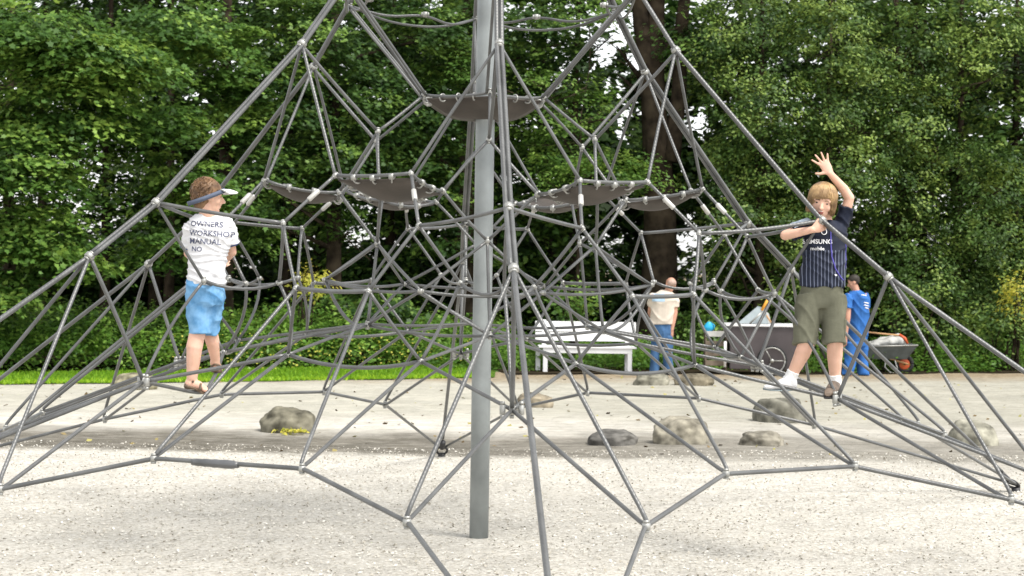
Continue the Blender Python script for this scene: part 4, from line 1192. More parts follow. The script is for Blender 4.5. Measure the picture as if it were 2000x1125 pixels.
MB().tube([wcn - Vector((0, .06, 0)), wcn + Vector((0, .06, 0))], .016, 10).build('hub', M['tyre'], wh)
for sy in (-.19, .19):
    e = Vector((0, sy, 0))
    MB().tube([wcn + Vector((.05, sy * .4, .0)), wq(1740, 700) + e * .9, wq(1700, 690) + e, wq(1668, 668) + e, wq(1650, 664) + e], .016, 8).build('handle', M['wood'] if sy < 0 else M['black'], wb)
    f0 = wq(1716, 731) + e; f0.z = wg + .01
    MB().tube([wq(1745, 702) + e, wq(1750, 716) + e, Vector((wq(1748, 0).x, wy + sy, wg + .015)), Vector((wq(1738, 0).x, wy + sy, wg + .015)), wq(1726, 716) + e, wq(1728, 700) + e], .013, 8).build('leg', M['clamp'] if sy < 0 else M['black'], wb)
    MB().tube([wq(1696, 700) + e, f0], .012, 8).build('stay', M['black'], wb)
sk = MB().ell(wq(1736, 668, .02), (.27, .20, .10), Matrix.Rotation(R(-8), 3, 'Y')).ell(wq(1757, 664, .0), (.13, .16, .11)).ell(wq(1712, 673, 0), (.15, .15, .07)).remesh('sack', M['sack'], None, .02, 3, jitter=lambda c: .02 * np.sin(c[:, 0] * 19 + 2 * np.sin(c[:, 2] * 23)) * np.sin(c[:, 1] * 17))
tag(sk, 'light grey full sack lying in the wheelbarrow tray', 'sack')
rk = thing('rake', wq(1725, 653, -.1), 'tool with a long pale wooden handle laid across the wheelbarrow', 'rake')
MB().tube([wq(1695, 649, -.1), wq(1757, 654, -.1)], .014, 8).build('handle', M['wood'], rk)
MB().tube([wq(1755, 652, -.1), wq(1766, 660, -.12), wq(1771, 670, -.14)], [.022, .03, .018], 8).build('head', M['redrim'], rk)
# a second pair of worn wooden grips lying over the edge
st = MB().tube([wq(1690, 676, -.2), wq(1702, 682, -.22)], .025, 8).build('wooden_block', M['wood']); tag(st, 'short pale wooden block caught at the wheelbarrow tray edge', 'wood block')
# ---------------------------------------------------------------- people
class Figure:
    def __init__(s, name_loc, label, Y):
        s.root = thing('person', name_loc, label, 'person'); s.Y = Y
    def p(s, px, py, dy=0): return at(px, py, s.Y + dy)

def head_frame(fwd, up):
    f = Vector(fwd).normalized(); u = Vector(up); u = (u - f * u.dot(f)).normalized(); r = f.cross(u)
    return Matrix((r, f, u)).transposed()        # columns: right, forward, up
def add_head(mb, c, fr, h, mouth_open=False):
    """c centre between crown and chin, h half of the head's height"""
    P_ = lambda x, y, z: Vector(c) + fr @ (Vector((x, y, z)) * h)
    E_ = lambda x, y, z, a, b, d: mb.ell(P_(x, y, z), (a * h, b * h, d * h), fr, 18, 12)
    E_(0, -.10, .27, .68, .84, .73)
    E_(0, .22, -.10, .58, .56, .62)
    E_(0, .30, -.52, .44, .40, .42)
    E_(0, .46, -.78, .24, .24, .20)
    for sx in (-1, 1):
        E_(sx * .33, .42, -.22, .24, .24, .26)
        E_(sx * .69, -.04, -.06, .07, .17, .24)
        E_(sx * .30, .58, .17, .22, .14, .09)
    mb.cap(P_(0, .74, .06), .065 * h, P_(0, .93, -.24), .11 * h)
    for sx in (-1, 1): E_(sx * .09, .82, -.27, .07, .09, .06)
    E_(0, .70, -.44, .21, .10, .05)
    E_(0, .68, -.57, .18, .10, .055)
    return P_
def eyes(par, P_, fr, h):
    for sx in (-1, 1):
        MB().ell(P_(sx * .27, .66, .03), (.10 * h, .05 * h, .045 * h), fr).build('eye', M['eye'], par)
        MB().tube([P_(sx * .14, .73, .19), P_(sx * .28, .74, .23), P_(sx * .42, .66, .17)], [.02 * h, .028 * h, .015 * h], 6).build('eyebrow', M['hair_b'], par)
def add_hand(mb, wrist, d, side, s, spread=.35, curl=.15, thumb=1, thumb_out=1.0):
    """wrist point, direction of the fingers, palm's side direction towards the thumb, length of the hand"""
    d = Vector(d).normalized(); side = Vector(side); side = (side - d * side.dot(d)).normalized(); n = d.cross(side).normalized()
    w = Vector(wrist)
    L = s * .52
    mb.rings([(w, s * .16, s * .11, side, n), (w + d * L * .4, s * .22, s * .10, side, n), (w + d * L * .8, s * .24, s * .09, side, n), (w + d * L, s * .21, s * .075, side, n)], 16)
    lens = (.44, .50, .47, .36)
    for i in range(4):
        o = (.165 - .11 * i) * s; a = spread * (1.5 - i) / 1.5
        b0 = w + d * (L * (.93 if i not in (3,) else .86)) + side * o
        dd = (d * math.cos(a) + side * math.sin(a)).normalized()
        l = lens[i] * s; r = .052 * s
        c1 = (dd + n * curl * .5).normalized(); c2 = (dd + n * curl * 1.4).normalized(); c3 = (dd + n * curl * 2.4).normalized()
        p1 = b0 + c1 * l * .42; p2 = p1 + c2 * l * .32; p3 = p2 + c3 * l * .26
        mb.cap(b0 - dd * .03 * s, r * 1.12, p1, r); mb.cap(p1, r, p2, r * .92); mb.cap(p2, r * .92, p3, r * .78)
    tb = w + d * L * .25 + side * .15 * s
    td = (d * (.9 - .55 * thumb_out) + side * (.55 + .5 * thumb_out)).normalized()
    t1 = tb + td * .24 * s; t2 = t1 + (td * .8 + d * .35).normalized() * .17 * s
    mb.cap(tb, .085 * s, t1, .062 * s); mb.cap(t1, .062 * s, t2, .05 * s)
def limb_(mb, pts, rs):
    for i in range(len(pts) - 1): mb.cap(pts[i], rs[i], pts[i + 1], rs[i + 1])
def tee_post(me): pass
Zv = Vector((0, 0, 1))
def text_on(fig, parent, txt, p0, right, up, size, mat, target, view=Vector((0, 1, 0)), offset=.0022, bold=.0):
    """lettering lying on the cloth"""
    cu = bpy.data.curves.new('t', 'FONT'); cu.body = txt; cu.size = size; cu.offset = bold; cu.resolution_u = 3
    o = bpy.data.objects.new('t', cu); TMP.collection.objects.link(o)
    me = evaluated(o); bpy.data.objects.remove(o)
    bm = bmesh.new(); bm.from_mesh(me)
    bmesh.ops.triangulate(bm, faces=bm.faces[:])
    for _ in range(2): bmesh.ops.subdivide_edges(bm, edges=[e for e in bm.edges if e.calc_length() > .006], cuts=1)
    tm = target.data; off = target.matrix_basis.translation if False else Vector((0, 0, 0))
    bv = BVHTree.FromPolygons([v.co.copy() for v in tm.vertices], [tuple(p.vertices) for p in tm.polygons])
    right = Vector(right).normalized(); up = Vector(up).normalized()
    for v in bm.verts:
        w = Vector(p0) + right * v.co.x + up * v.co.y
        hit = bv.ray_cast(w - view * .6, view)
        if hit[0] is not None: v.co = hit[0] - view * offset
        else: v.co = w
    bm.to_mesh(me); bm.free()
    me.materials.clear()
    return link_mesh('printed_text', me, mat, parent, False)

# ======== boy in the white T-shirt, seen from behind
f = Figure(at(395, 765, 11.2), 'boy in white printed T-shirt, blue shorts and sun visor, back turned, on the net', 11.2)
p = f.p
hc = p(407, 384); fwd = Vector((.93, .34, -.05)); fr = head_frame(fwd, (0, 0, 1)); h = .104
b = MB(); HP = add_head(b, hc, fr, h)
b.cap(p(403, 402, -.005), .048, p(406, 424, .01), .050)
shL, shR = p(374, 443, 0), p(443, 437, .06)
# torso
dx = Vector((.97, .25, 0)).normalized(); dyv = Vector((-.25, .97, 0)).normalized()
b.rings([(p(408, 421, .03), .055, .045, dx, dyv), (p(409, 432, .02), .105, .062, dx, dyv), (p(410, 455, .02), .118, .078, dx, dyv), (p(407, 490, .02), .104, .074, dx, dyv), (p(404, 520, .02), .094, .070, dx, dyv), (p(401, 548, .02), .092, .066, dx, dyv), (p(401, 575, .02), .086, .066, dx, dyv)], 24, 2.3)
elL, haL = p(368, 494, .06), p(384, 512, .30)
elR, haR = p(453, 492, .12), p(436, 512, .34)
limb_(b, [shL, elL, haL], [.037, .029, .021]); limb_(b, [shR, elR, haR], [.037, .029, .021])
add_hand(b, haL, (.3, .8, -.1), (.6, 0, .8), .13, spread=.08, curl=.9, thumb_out=.3)
add_hand(b, haR, (-.1, .9, -.1), (-.6, 0, .8), .13, spread=.08, curl=.9, thumb_out=.3)
hipL, knL, anL = p(386, 572, .02), p(386, 648, .0), p(375, 738, .0)
hipR, knR, anR = p(417, 570, .06), p(411, 648, .10), p(421, 704, .16)
calf = lambda a, c, off: a.lerp(c, .32) + off
limb_(b, [hipL, knL, calf(knL, anL, Vector((-.006, -.012, 0))), anL], [.058, .050, .051, .033])
limb_(b, [hipR, knR, calf(knR, anR, Vector((.004, -.010, 0))), anR], [.058, .046, .043, .028])
limb_(b, [anL + Vector((-.012, 0, -.03)), p(388, 752, .0), p(400, 760, -.02)], [.031, .028, .021])
limb_(b, [anR + Vector((-.004, 0, -.01)), p(422, 715, .18), p(428, 719, .22)], [.031, .030, .024])
for i in range(5):
    t0 = p(399, 760, -.02) + Vector((0, -.022 + .013 * i, .002)); b.cap(t0, .011, t0 + Vector((.028 - .004 * i, -.004, -.012)), .0085 if i else .011)
body = b.remesh('body', M['skin'], f.root, .0055, 3)
# clothes
s_ = MB()
s_.rings([(p(406, 419, .025), .072, .052, dx, dyv), (p(408, 425, .02), .108, .064, dx, dyv), (p(409, 436, .02), .134, .078, dx, dyv), (p(410, 458, .02), .138, .092, dx, dyv), (p(407, 490, .02), .120, .086, dx, dyv), (p(404, 522, .02), .113, .084, dx, dyv), (p(402, 545, .02), .118, .088, dx, dyv), (p(403, 556, .02), .121, .090, dx, dyv)], 28, 2.3)
for a, e, px_ in ((shL, elL, 0), (shR, elR, 1)):
    d = (e - a).normalized(); s1 = Vector((1, 0, 0)) - d * d.x; s1.normalize(); s2 = d.cross(s1)
    s_.rings([(a - d * .03 + Vector((.015 if px_ == 0 else -.015, 0, 0)), .042, .046, s1, s2), (a, .052, .053, s1, s2), (a + d * .06, .052, .053, s1, s2), (a + d * .13, .056, .055, s1, s2)], 18)
def cloth_jit(sc1, amp, zst=1.0):
    ph = random.uniform(0, 9)
    def fn(c):
        x, y, z = c[:, 0] * sc1 * 2.2 + ph, c[:, 1] * sc1 * 2.2, c[:, 2] * sc1 * 2.2 * zst
        w = 1.6 * np.sin(x * .6 + z * .35 + ph) + 1.2 * np.sin(y * .7 - z * .5)
        a = np.sin(z * 1.1 + x * .55 + w); b_ = np.sin(x * 1.7 - z * .6 + y + 1.3 * w)
        return amp * (.75 * (1 - np.abs(a)) ** 2 * 1.6 - .35 + .35 * b_ * np.abs(b_) + .12 * np.sin(3.1 * x + 2 * w) * np.sin(2.7 * z))
    return fn
shirt = s_.remesh('t_shirt', M['tee'], f.root, .006, 3, jitter=cloth_jit(14, .007, 2.2))
for a, e in ((shL, elL), (shR, elR)):
    d = (e - a).normalized(); s1 = (Vector((1, 0, 0)) - d * d.x).normalized(); s2 = d.cross(s1)
    MB().rings([(a + d * .122, .0562, .0552, s1, s2), (a + d * .131, .0562, .0552, s1, s2)], 24).build('cuff_band', M['band'], shirt)
rt = Vector((1, .12, -.035)); upv = Vector((.035, 0, 1))
sz = .046
text_on(f, shirt, 'OWNERS', p(375, 441, 0), rt, upv, sz, M['ink'], shirt, bold=.0006)
text_on(f, shirt, 'WORKSHOP', p(373, 459, 0), rt, upv, sz, M['ink'], shirt, bold=.0006)
text_on(f, shirt, 'MANUAL', p(373, 475, 0), rt, upv, sz, M['ink'], shirt, bold=.0006)
text_on(f, shirt, 'NO', p(377, 490, 0), rt, upv, sz * .9, M['ink'], shirt, bold=.0006)
s_ = MB()
s_.rings([(p(402, 546, .02), .112, .084, dx, dyv), (p(401, 560, .02), .117, .092, dx, dyv), (p(401, 585, .02), .115, .092, dx, dyv), (p(401, 596, .02), .100, .08, dx, dyv)], 26, 2.4)
def legtube(m, a, k, r0, r1, r2, end, flat=1.05):
    d = (k - a).normalized(); s1 = (Vector((1, 0, 0)) - d * d.x).normalized(); s2 = d.cross(s1)
    m.rings([(a, r0, r0 * flat, s1, s2), (a.lerp(end, .35), (r0 + r1) / 2 * 1.02, (r0 + r1) / 2 * flat, s1, s2), (a.lerp(end, .75), r1, r1 * flat, s1, s2), (end, r2, r2 * flat, s1, s2)], 20)
legtube(s_, p(386, 572, .02), knL, .080, .072, .070, p(392, 653, .0))
legtube(s_, p(416, 572, .06), knR, .076, .068, .066, p(406, 652, .08))
shorts = s_.remesh('shorts', M['blue'], f.root, .006, 3, jitter=cloth_jit(15, .006, .8))
# hair
hb = MB(); HE = lambda x, y, z, a, b_, d: hb.ell(HP(x, y, z), (a * h, b_ * h, d * h), fr, 20, 14)
HE(0, -.14, .34, .74, .90, .77); HE(0, -.40, -.05, .66, .60, .60); HE(0, -.42, -.45, .50, .44, .36)
r3 = random.Random(5); paths = []
for i in range(800):
    a = r3.uniform(0, 6.28); e = r3.uniform(-.75, 1.5)
    d = Vector((math.cos(a) * math.cos(e), math.sin(a) * math.cos(e), math.sin(e)))
    if d.y > .35 and d.z < .62: continue
    if d.y > .0 and d.z < -.1: continue
    q0 = Vector((d.x * .74, -.16 + d.y * .88, .33 + d.z * (.78 if d.z > 0 else .95)))
    tl = Vector((d.x * .10 + r3.uniform(-.14, .14), -.22 * (1 - abs(d.y)) + r3.uniform(-.08, .08), -.22 * (1 - max(0, d.z)) + r3.uniform(-.1, .05)))
    L_ = r3.uniform(.4, .8)
    paths.append([HP(*q0), HP(*(q0 + tl * .4 * L_ + d * .03)), HP(*(q0 + tl * .8 * L_ + d * .025)), HP(*(q0 + tl * 1.15 * L_ + d * .01))])
hair = hb.remesh('hair', M['hair_b'], body, .006, 1)
m_ = MB()
for pts_ in paths: m_.tube(pts_, [.0026, .0028, .0022, .0008], 5)
m_.build('hair_strands', M['hair_b'], hair)
vb = MB()
ringc = []
for i in range(33):
    t = i / 32 * 2 * math.pi; ringc.append(HP(.83 * math.sin(t), -.12 + .99 * math.cos(t), .00 + .46 * math.cos(t)))
visor = MB()
for i in range(len(ringc)): pass
bandv = []; bandf = []
for i, c in enumerate(ringc):
    up_ = fr @ Vector((0, -.4, 1)).normalized(); out = (c - HP(0, -.1, .3)).normalized()
    hw = .013
    for a, o_ in ((-hw, .004), (hw, .004), (hw, .008), (-hw, .008)): bandv.append(c + up_ * a + out * o_)
for i in range(32):
    for k_ in range(4): bandf.append((i * 4 + k_, i * 4 + (k_ + 1) % 4, (i + 1) * 4 + (k_ + 1) % 4, (i + 1) * 4 + k_))
vis = thing('x', (0, 0, 0), None, None); bpy.data.objects.remove(vis)
visb = MB().add(bandv, bandf).build('sun_visor', M['visor_b'], f.root)
bv_ = []; bf_ = []
for i in range(17):
    t = (i / 16 - .5) * 2.1
    inn = HP(.74 * math.sin(t), -.10 + .90 * math.cos(t), .42 + .08 * math.cos(t))
    out_ = HP(.98 * math.sin(t * .85), -.10 + .92 * math.cos(t) + .88 * math.cos(t * .78) ** .7, .36 - .16 * abs(math.sin(t)) + .05)
    for j in range(5): q_ = inn.lerp(out_, j / 4) + Zv * .008 * math.sin(j / 4 * math.pi); bv_.append(q_)
nvv = len(bv_); 
for i in range(16):
    for j in range(4): a = i * 5 + j; bf_.append((a, a + 1, a + 6, a + 5))
bv_ += [v - Zv * .006 for v in bv_]; bf_ += [tuple(i + nvv for i in reversed(ff)) for ff in bf_]
rimi = [i * 5 + 4 for i in range(17)]; 
for a, c in zip(rimi, rimi[1:]): bf_.append((a, c, c + nvv, a + nvv))
for a, c in ((0, 5 * 16),):
    pass
MB().add(bv_, bf_).build('brim', M['visor'], visb)
eyes(body, HP, fr, h)
# sandals
sb = MB()
sb.rings([(anL + Vector((-.045, 0, -.045)), .02, .028, Zv, (0, 1, 0)), (p(380, 757, 0), .012, .034, Zv, (0, 1, 0)), (p(394, 765, -.01), .010, .038, Zv, (0, 1, 0)), (p(406, 770, -.02), .009, .030, Zv, (0, 1, 0))], 14)
sb.tube([p(376, 745, -.035), p(380, 744, 0), p(378, 748, .035)], .009, 8); sb.tube([p(391, 762, -.045), p(392, 750, -.02), p(393, 752, .02), p(394, 762, .04)], .010, 8)
sb.remesh('sandal', M['sandal'], f.root, .006, 1)
sb = MB()
sb.rings([(p(417, 722, .14), .010, .026, Zv, dx), (p(422, 725, .18), .010, .03, Zv, dx), (p(428, 726, .23), .009, .028, Zv, dx)], 14)
sb.tube([p(412, 716, .15), p(419, 711, .12), p(430, 714, .15)], .009, 8); sb.tube([p(412, 722, .2), p(420, 712, .2), p(433, 722, .2)], .010, 8)
sb.remesh('sandal', M['sandal'], f.root, .006, 1)

# ======== waving boy facing the camera
f = Figure(at(1600, 778, 11.3), 'blond boy in dark football shirt and olive shorts on the net, waving', 11.35)
p = f.p
hc = p(1606, 393, -.02); fr = head_frame(Vector((-.20, -1, -.24)), Vector((.16, 0, 1))); h = .104
b = MB(); HP = add_head(b, hc, fr, h)
b.cap(p(1608, 412, .03), .047, p(1611, 436, .05), .050)
dx = Vector((1, -.08, 0)).normalized(); dyv = Vector((.08, 1, 0)).normalized()
b.rings([(p(1612, 432, .04), .055, .045, dx, dyv), (p(1613, 443, .04), .100, .065, dx, dyv), (p(1612, 470, .04), .118, .08, dx, dyv), (p(1608, 510, .03), .112, .078, dx, dyv), (p(1606, 545, .03), .100, .070, dx, dyv), (p(1604, 575, .03), .096, .070, dx, dyv)], 24, 2.3)
sR, eR, hR = p(1578, 444, .02), p(1534, 459, -.04), p(1586, 448, -.13)
sL, eL, hL = p(1646, 432, .05), p(1659, 386, .02), p(1621, 338, -.04)
limb_(b, [sR, eR, hR], [.038, .032, .022]); limb_(b, [sL, eL], [.038, .030]); limb_(b, [eL, eL.lerp(hL, .35) + Vector((.004, 0, .004)), hL], [.031, .031, .020])
add_hand(b, hL, (-.62, -.05, 1.0), (-1, 0, -.35), .145, spread=.48, curl=-.04, thumb_out=1.05)
add_hand(b, hR, (.8, .1, .25), (0, -.2, 1), .135, spread=.1, curl=-.9, thumb_out=.3)
hipR, knR, anR = p(1582, 575, .03), p(1576, 668, -.03), p(1546, 733, .02)
hipL, knL, anL = p(1628, 575, .03), p(1631, 668, -.02), p(1631, 742, .0)
limb_(b, [hipR, knR, knR.lerp(anR, .35) + Vector((.006, .01, 0)), anR], [.062, .050, .049, .032])
limb_(b, [hipL, knL, knL.lerp(anL, .35) + Vector((0, .012, 0)), anL], [.062, .050, .049, .032])
body = b.remesh('body', M['skin'], f.root, .0052, 3)
# shirt
s_ = MB()
s_.rings([(p(1612, 429, .04), .068, .050, dx, dyv), (p(1613, 436, .04), .105, .062, dx, dyv), (p(1613, 446, .04), .126, .075, dx, dyv), (p(1612, 470, .04), .134, .092, dx, dyv), (p(1609, 510, .03), .134, .092, dx, dyv), (p(1607, 545, .03), .142, .100, dx, dyv), (p(1606, 560, .03), .144, .102, dx, dyv)], 28, 2.4)
for a, e, l in ((sR, eR, .115), (sL, eL, .095)):
    d = (e - a).normalized(); s1 = d.orthogonal().normalized(); s2 = d.cross(s1)
    s_.rings([(a - d * .05, .040, .040, s1, s2), (a, .048, .048, s1, s2), (a + d * l * .6, .050, .050, s1, s2), (a + d * l, .052, .052, s1, s2)], 18)
shirt = s_.remesh('football_shirt', M['pin'], f.root, .006, 3, jitter=cloth_jit(12, .008, 1.2))
# pale sleeve and shoulder panels
sl = MB()
d = (eR - sR).normalized(); s1 = Vector((0, 0, 1)); s1 = (s1 - d * s1.dot(d)).normalized(); s2 = d.cross(s1)
vs = []; fs = []
for i in range(7):
    for j in range(7):
        a = R(-50 + j * 16.6); t = -.01 + i * .021
        vs.append(sR + d * t + (s1 * math.cos(a) + s2 * math.sin(a)) * .060)
for i in range(6):
    for j in range(6): a = i * 7 + j; fs.append((a, a + 1, a + 8, a + 7))
nvv = len(vs); vs += [v * 1 - (s1 * .006) for v in vs]; fs += [tuple(i + nvv for i in reversed(q_)) for q_ in fs]
M['icy'] = pmat('pale_blue_panel', (.50, .58, .66), rough=.7, spec=.2, var=.35, nscale=30)
sl.add(vs, fs).build('sleeve_panel', M['icy'], shirt)
rt = Vector((1, -.05, 0)); upv = Vector((0, 0, 1))
text_on(f, shirt, 'SAMSUNG', p(1567, 475, 0), rt, upv, .038, M['white_print'], shirt, bold=.0009)
text_on(f, shirt, 'mobile', p(1581, 488, 0), rt, upv, .030, M['white_print'], shirt, bold=.0005)
# violet piping curving down the side, small pale badge at the hem
bvh = BVHTree.FromPolygons([v.co.copy() for v in shirt.data.vertices], [tuple(q_.vertices) for q_ in shirt.data.polygons])
def on_shirt(px, py, off=.002):
    w = p(px, py, 0); hit = bvh.ray_cast(w - Vector((0, .6, 0)), Vector((0, 1, 0)))
    return (hit[0] if hit[0] is not None else w) - Vector((0, off, 0))
def curve_strip(name, pxs, mat, r=.0035):
    pts = []
    for (a, c), (a2, c2) in zip(pxs, pxs[1:]):
        for k_ in range(5): pts.append(on_shirt(a + (a2 - a) * k_ / 5, c + (c2 - c) * k_ / 5))
    MB().tube(pts, r, 6).build(name, mat, shirt)
curve_strip('piping', [(1620, 448), (1620, 478), (1621, 500), (1628, 524), (1640, 542), (1646, 548)], M['piping'], .0042)
curve_strip('piping', [(1650, 470), (1651, 500), (1652, 530)], M['piping'], .003)
MB().ell(on_shirt(1628, 537, 0), (.010, .003, .006)).build('badge', M['white_print'], shirt)
cp = [on_shirt(1607 + 5 * math.cos(t), 452 + 6 * math.sin(t), .003) for t in [i * math.pi / 7 for i in range(15)]]
MB().tube(cp, .0028, 6).build('crest', M['white_print'], shirt)
# shorts
s_ = MB()
s_.rings([(p(1606, 550, .03), .126, .088, dx, dyv), (p(1605, 565, .03), .130, .094, dx, dyv), (p(1603, 590, .03), .132, .096, dx, dyv), (p(1602, 602, .03), .118, .088, dx, dyv)], 28, 2.4)
legtube(s_, p(1581, 578, .03), knR, .084, .078, .072, p(1571, 674, -.02))
legtube(s_, p(1626, 578, .03), knL, .084, .072, .074, p(1629, 672, -.02))
shorts = s_.remesh('shorts', M['olive'], f.root, .006, 3, jitter=cloth_jit(12, .007, .7))
pk = MB().box(p(1647, 640, .0), (.02, .10, .11), Matrix.Rotation(R(4), 3, 'Y'), .006).build('pocket', M['olive'], shorts)
# hair: straight strands falling from the crown, a fringe over the brow, sides to the jaw
def strands(name, mat, par, HPf, paths, rad):
    m = MB()
    for pts_ in paths: m.tube(pts_, [rad * .7] + [rad] * (len(pts_) - 2) + [rad * .25], 5)
    return m.build(name, mat, par)
hb = MB(); HE = lambda x, y, z, a, b_, d: hb.ell(HP(x, y, z), (a * h, b_ * h, d * h), fr, 22, 14)
HE(0, -.14, .33, .73, .86, .77); HE(0, -.38, -.15, .66, .60, .70)
r3 = random.Random(9); paths = []
for i in range(1300):
    a = r3.uniform(-math.pi, math.pi); lay = r3.uniform(-.03, .03)
    x_, y_ = math.sin(a), math.cos(a)
    front = max(0, math.cos(a)) ** 1.5
    if abs(a) < .62: zend = .36 + r3.uniform(-.12, .10) - .10 * math.sin(a * 3)
    elif abs(a) < 1.0: zend = -.25 + r3.uniform(-.25, .2)
    else: zend = -.62 + r3.uniform(-.14, .12)
    u0 = r3.uniform(.05, .75)
    pts_ = []
    def shell(u, k=1.0):
        # u 0 at crown .. 1 at ear level
        ang = u * 1.45
        rx = (.80 + lay) * math.sin(ang); rz = .33 + (.80 + lay) * math.cos(ang)
        return (x_ * rx * .98, -.12 + y_ * rx * 1.10, rz)
    us = [u0 + (1 - u0) * t for t in (0, .3, .6, 1)]
    sw = r3.uniform(-.05, .05)
    for u in us:
        q_ = shell(u); 
        if q_[2] > zend: pts_.append(HP(q_[0] + sw * u, q_[1], q_[2]))
    base_ = shell(1)
    if zend < base_[2]:
        for t in (.35, .7, 1):
            z_ = base_[2] + (zend - base_[2]) * t
            pts_.append(HP(base_[0] * (1 - .03 * t) + sw * (1 + t) , base_[1] * (1 - .10 * t * (1 if y_ > 0 else .2)) + (.02 if abs(a) < .62 else 0), z_))
    if len(pts_) > 2: paths.append(pts_)
hair = hb.remesh('hair', M['hair_y'], body, .006, 1)
strands('hair_strands', M['hair_y'], hair, HP, paths, .0026)
eyes(body, HP, fr, h)
MB().ell(HP(0, .71, -.51), (.17 * h, .06 * h, .12 * h), fr).build('mouth', M['mouth'], body)
MB().box(HP(0, .765, -.44), (.22 * h, .02 * h, .045 * h), fr, .001).build('teeth', M['white_print'], body)
# socks and shoes
for an, kn, z0 in ((anR, knR, 724), (anL, knL, 728)):
    d = (an - kn).normalized(); s1 = (Vector((1, 0, 0)) - d * d.x).normalized(); s2 = d.cross(s1)
    st0 = kn.lerp(an, .86)
    m = MB(); m.rings([(st0, .039, .042, s1, s2), (kn.lerp(an, .95), .038, .041, s1, s2), (an + d * .02, .040, .046, s1, s2), (an + d * .05, .042, .05, s1, s2)], 18)
    so = m.remesh('sock', M['sock'], f.root, .005, 2, jitter=cloth_jit(30, .003, 3))
m = MB()   # left trainer in the photo: side view, toe to the left
up = Zv
m.rings([(p(1556, 750, .02), .026, .032, up, (0, 1, 0)), (p(1549, 747, .02), .042, .036, up, (0, 1, 0)), (p(1534, 747, .01), .038, .038, up, (0, 1, 0)), (p(1515, 752, .0), .024, .040, up, (0, 1, 0)), (p(1500, 755, -.01), .017, .036, up, (0, 1, 0)), (p(1492, 756, -.01), .010, .024, up, (0, 1, 0))], 18, 2.4)
sh = m.remesh('trainer', M['shoe_w'], f.root, .005, 2)
MB().rings([(p(1556, 760, .02), .006, .034, up, (0, 1, 0)), (p(1530, 762, .01), .006, .040, up, (0, 1, 0)), (p(1505, 761, .0), .006, .042, up, (0, 1, 0)), (p(1491, 759, -.01), .006, .028, up, (0, 1, 0))], 16, 2.6).build('sole', M['greymetal'], sh)
m = MB()   # right trainer: toe towards the viewer
m.rings([(p(1632, 752, .05), .030, .03, (1, 0, 0), up), (p(1631, 752, .0), .038, .040, (1, 0, 0), up), (p(1627, 758, -.08), .040, .032, (1, 0, 0), up), (p(1621, 766, -.16), .036, .022, (1, 0, 0), up), (p(1617, 770, -.20), .022, .013, (1, 0, 0), up)], 18, 2.3)
sh = m.remesh('trainer', M['shoe_b'], f.root, .005, 2)
MB().rings([(p(1633, 765, .05), .03, .006, (1, 0, 0), up), (p(1630, 768, -.02), .041, .007, (1, 0, 0), up), (p(1624, 774, -.12), .043, .007, (1, 0, 0), up), (p(1617, 777, -.21), .026, .006, (1, 0, 0), up)], 16, 2.4).build('sole', M['tyre'], sh)

# ======== worker in blue
g = ground_at(1672, 735); f = Figure(g, 'man in bright blue work clothes standing in profile beside the wheelbarrow', g.y + .15); p = f.p; V_ = .015
fr = head_frame(Vector((-.95, .12, -.35)), (-.3, 0, 1)); h = .118
b = MB(); HP = add_head(b, p(1667, 551), fr, h)
b.cap(p(1669, 558), .058, p(1673, 570), .062)
dx = Vector((.75, -.6, 0)).normalized(); dyv = Vector((.6, .75, 0)).normalized()
b.rings([(p(1672, 568), .07, .06, dx, dyv), (p(1674, 580), .17, .12, dx, dyv), (p(1675, 610), .17, .13, dx, dyv), (p(1674, 640), .16, .13, dx, dyv)], 20)
sh1, el1, ha1 = p(1656, 579, -.14), p(1656, 620, -.2), p(1651, 658, -.2)
limb_(b, [sh1, el1, ha1], [.06, .047, .032]); add_hand(b, ha1, (-.1, 0, -1), (-1, 0, 0), .18, spread=.1, curl=.3, thumb_out=.2)
sh2, el2, ha2 = p(1690, 579, .16), p(1693, 618, .22), p(1680, 650, .3); limb_(b, [sh2, el2, ha2], [.06, .047, .032])
b.cap(p(1664, 725, -.05), .04, p(1661, 732, -.1), .035)
body = b.remesh('body', M['skin_b'], f.root, .010, 2)
s_ = MB()
s_.rings([(p(1671, 567), .075, .07, dx, dyv), (p(1673, 573), .14, .11, dx, dyv), (p(1675, 582), .19, .135, dx, dyv), (p(1676, 610), .19, .15, dx, dyv), (p(1676, 640), .175, .15, dx, dyv), (p(1675, 655), .18, .15, dx, dyv)], 22, 2.3)
for a, e in ((sh1, el1), (sh2, el2)):
    d = (e - a).normalized(); s1 = (Vector((1, 0, 0)) - d * d.x).normalized(); s2 = d.cross(s1)
    s_.rings([(a - d * .05, .06, .06, s1, s2), (a + d * .05, .08, .08, s1, s2), (a + d * .2, .078, .078, s1, s2)], 16)
top = s_.remesh('work_shirt', M['bluework'], f.root, .011, 2, jitter=cloth_jit(7, .012, .6))
s_ = MB(); s_.rings([(p(1675, 645), .175, .145, dx, dyv), (p(1674, 665), .175, .15, dx, dyv), (p(1673, 676), .16, .14, dx, dyv)], 20)
for hx, kx, ax, dy in ((1665, 1661, 1655, -.1), (1682, 1683, 1686, .1)):
    a, k_, c = p(hx, 668, dy), p(kx, 700, dy), p(ax, 731, dy)
    s_.rings([(a, .115, .12, (1, 0, 0), (0, 1, 0)), (k_, .10, .11, (1, 0, 0), (0, 1, 0)), (c, .105, .11, (1, 0, 0), (0, 1, 0))], 18)
s_.remesh('work_trousers', M['bluework'], f.root, .011, 2, jitter=cloth_jit(7, .012, .35))
